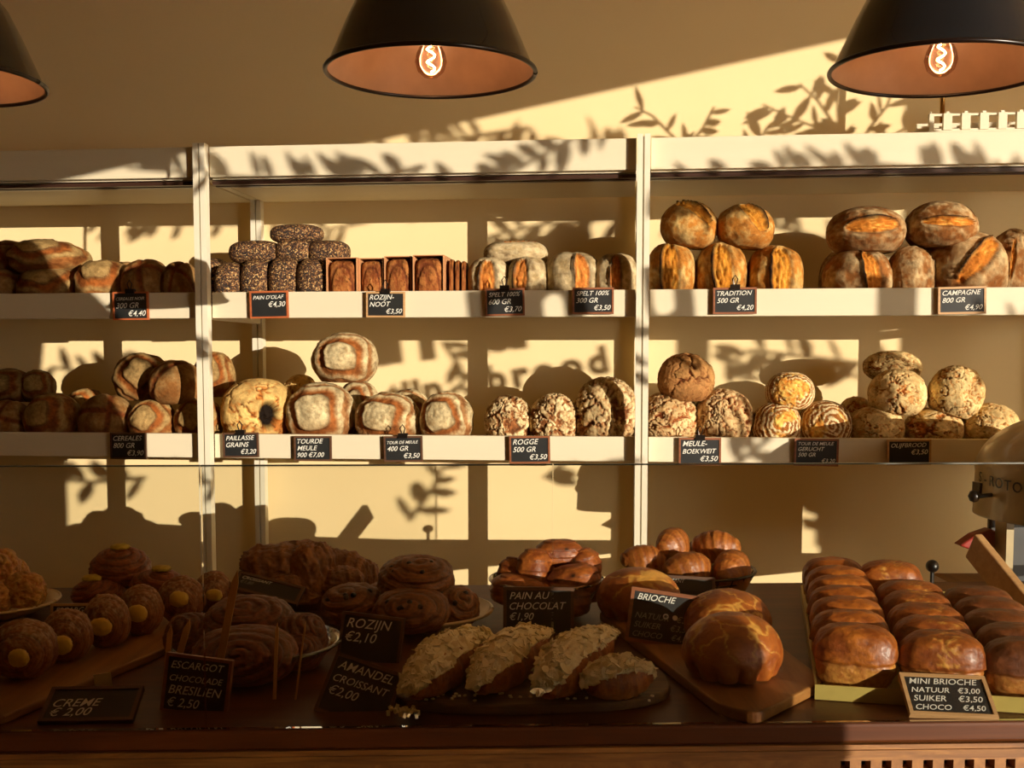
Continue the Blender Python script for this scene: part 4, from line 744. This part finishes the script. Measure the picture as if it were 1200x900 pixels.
link('pole', MB().tube([(0, 0, .0), (0, 0, .30)], .007, 16).mesh(smooth=True), M_brass, t); link('collar', MB().tube([(0, 0, .028), (0, 0, .045)], .012, 16).mesh(smooth=True), M_brass, t)

# ------------------------------------------------------------------ pendant lamps
def pendant(px, py, D, wpx, lab, tx=0, ty=0):
    c = P(px, py, D); R = wpx * D / F / 2; t = thing('pendant_lamp', lab, 'lamp', c, (tx, ty, 0), 'black enamel pendant lamps')
    out = [(1.0, 0), (.985, .02), (.92, .17), (.80, .45), (.68, .70), (.60, .80), (.47, .88), (.32, .94), (.2, 1.04), (.16, 1.1), (.15, 1.25), (.02, 1.3)]
    link('lamp_shade', MB().lathe([(r * R, z * R) for r, z in out], 72).mesh(smooth=True), M_enamel, t)
    link('lamp_lining', MB().lathe([(r * R * .985, z * R * .985 + .0006) for r, z in out[:9]], 72).mesh(smooth=True), M_inner, t)
    link('rim', MB().tube([(R * math.cos(a), R * math.sin(a), 0) for a in np.linspace(0, 2 * math.pi, 73)], .0028, 8).mesh(smooth=True), M_rim, t)
    link('socket', MB().lathe([(.0001, R * .55), (.02, R * .55), (.022, R * 1.0), (.0001, R * 1.0)], 24).mesh(smooth=True), M_brass, t)
    bz = .012; b = link('bulb', MB().lathe([(.0001, bz - .019), (.008, bz - .0175), (.0155, bz - .011), (.019, bz), (.017, bz + .010), (.011, bz + .022), (.009, R * .56)], 28).mesh(smooth=True), M_bulb, t)
    hx = [(.0048 * math.sin(k * .9), .003 * math.cos(k * .9), bz - .011 + .030 * k / 14) for k in range(15)]
    link('filament', MB().tube(hx, .0011, 6).mesh(smooth=True), M_fil, b)
    top = 3.19 - c.z; link('cord', MB().tube([(0, 0, R * 1.28), (0, 0, top)], .004, 8).mesh(), M_black, t)
    l = bpy.data.lights.new('bulb_light', 'POINT'); l.energy = .22; l.color = (1, .58, .32); l.shadow_soft_size = .02; lo = link('bulb_light', None, parent=t); bpy.data.objects.remove(lo)
    lo = bpy.data.objects.new('bulb_light', l); COL.objects.link(lo); lo.parent = t; lo.location = (0, 0, bz)
pendant(505, 85, 1.34, 240, 'black enamel pendant lamp hanging in the middle')
pendant(1102, 83, 1.32, 246, 'black enamel pendant lamp hanging at the right', 0, .03)
pendant(-79, 96, 1.33, 243, 'black enamel pendant lamp mostly outside the left picture edge')

# ------------------------------------------------------------------ plants that throw the leaf shadows
def leaf(mb, c, dirv, ln, wd):
    a = dirv.normalized(); b = a.cross(Vector((R_.uniform(-.5, .5), 1, R_.uniform(-.3, .3)))).normalized(); nrm = a.cross(b) * .0006
    pr = [(0, .0), (.2, .7), (.45, 1), (.75, .7), (1, 0)]; up_ = [c + a * ln * t + b * wd * w_ for t, w_ in pr]; dn = [c + a * ln * t - b * wd * w_ for t, w_ in pr[1:-1]][::-1]; ring = up_ + dn; n = len(ring)
    mb.add([p + nrm for p in ring] + [p - nrm for p in ring], [tuple(range(n)), tuple(range(2 * n - 1, n - 1, -1))])
def shadow_pts(path, yT, d): return [upsun(PS(px, py, d), yT) for px, py in path]
def tree(name, lab, yT, stems, trunk_to, ll, lw, dens, rad, extra=()):
    root = Vector((trunk_to[0], trunk_to[1], 0)); t = thing(name, lab, 'tree', root); br = MB(); lf = MB()
    for path, d in stems:
        pts = shadow_pts(path, yT, d); br.tube([p - root for p in pts], [rad * (1 - .5 * i / len(pts)) for i in range(len(pts))], 6)
        for i in range(len(pts) - 1):
            a, b = pts[i], pts[i + 1]; n = max(1, int((b - a).length * dens))
            for k in range(n):
                c = a.lerp(b, (k + R_.random()) / n); dv = (b - a).normalized(); sd_ = R_.choice((-1, 1)); w_ = Vector((dv.z * sd_, R_.uniform(-.3, .3), -dv.x * sd_)); leaf(lf, c - root, dv * .7 + w_, ll * R_.uniform(.6, 1.1), lw * R_.uniform(.7, 1.1))
    top = shadow_pts([stems[0][0][0]], yT, stems[0][1])[0]
    br.tube([(0, 0, .3), (.02, .01, 1.0), top - root], [rad * 2.5, rad * 2, rad], 8)
    for e in extra: br.tube([Vector(x) for x in e], rad, 6)
    link('branches', br.mesh(), M_bark, t); fo = link('foliage', lf.mesh(), M_leaf, t); fo['kind'] = 'stuff'
    link('pot', MB().lathe([(.0001, 0), (.13, 0), (.17, .32), (.18, .34), (.0001, .33)], 32).mesh(), M_card, t)
st1 = [([(1000, 215), (985, 170), (983, 120), (987, 60)], WD), ([(985, 185), (960, 150), (930, 138), (895, 122)], WD), ([(985, 165), (975, 140), (960, 118), (938, 98)], WD), ([(1000, 190), (1020, 150), (1040, 125), (1050, 100)], WD),
       ([(850, 215), (880, 180), (900, 150), (935, 142)], WD), ([(800, 200), (790, 160), (765, 135), (745, 125)], WD), ([(800, 180), (825, 150), (838, 125)], WD), ([(1000, 200), (1045, 160), (1062, 150)], WD)]
p0 = upsun(PS(1030, 215, WD), .4)
tree('olive_tree', 'potted olive tree standing inside beside the shop window', .4, st1, (p0.x, p0.y + .0), .085, .0125, 42, .005)
st2 = [([(1150, 330), (900, 262), (800, 250), (640, 262), (560, 280)], WD), ([(700, 255), (640, 290), (600, 300)], WD), ([(620, 150), (520, 165), (430, 185), (330, 190)], WD), ([(560, 160), (540, 200), (500, 220), (430, 260), (380, 270)], WD),
       ([(740, 180), (690, 165), (640, 190), (600, 170)], WD), ([(1040, 430), (960, 420), (880, 410), (850, 430)], WD), ([(1000, 440), (930, 440), (870, 445)], WD), ([(520, 400), (540, 430), (545, 460)], WD), ([(640, 560), (690, 520), (715, 490)], WD),
       ([(480, 610), (510, 570), (520, 545)], WD), ([(350, 250), (300, 262), (200, 262), (60, 250)], WD), ([(980, 640), (1000, 590), (1010, 545)], WD), ([(960, 640), (960, 590), (950, 550)], WD), ([(1160, 480), (1140, 350), (1200, 330)], WD), ([(170, 560), (110, 565), (40, 560)], WD), ([(180, 420), (130, 440), (60, 430)], WD)]
p1 = upsun(PS(1330, 300, WD), -2.9)
tree('street_tree', 'bushy tree outside in front of the shop window', -2.9, st2, (p1.x, p1.y), .095, .016, 42, .008)

# ------------------------------------------------------------------ light and camera
sl = bpy.data.lights.new('sun', 'SUN'); sl.energy = 5.9; sl.color = (1, .87, .70); sl.angle = sl.angle = math.radians(.15)
so = bpy.data.objects.new('sun', sl); COL.objects.link(so); so.rotation_euler = Vector((-SM, 1, -SK)).to_track_quat('-Z', 'Y').to_euler(); so.location = (8, -8, 4)
wd = bpy.data.worlds.new('sky'); S.world = wd; wd.use_nodes = True; bg = wd.node_tree.nodes['Background']; bg.inputs[0].default_value = (1.0, .87, .68, 1); bg.inputs[1].default_value = 7.5
cd = bpy.data.cameras.new('camera'); cam = bpy.data.objects.new('camera', cd); COL.objects.link(cam); S.camera = cam
cd.sensor_width = 36; cd.lens = F / 1200 * 36; cd.shift_y = (CY - 450) / 1200; cd.clip_start = .01
cam.location = (0, 0, EYE); cam.rotation_euler = (math.pi / 2 - PITCH, 0, 0)
S.view_settings.view_transform = 'Standard'; S.view_settings.look = 'None'; S.view_settings.exposure = 0; S.view_settings.gamma = 1; S.view_settings.use_curve_mapping = False
S.cycles.max_bounces = 8; S.cycles.diffuse_bounces = 5; S.cycles.transparent_max_bounces = 12; S.cycles.caustics_reflective = False; S.cycles.use_denoising = True
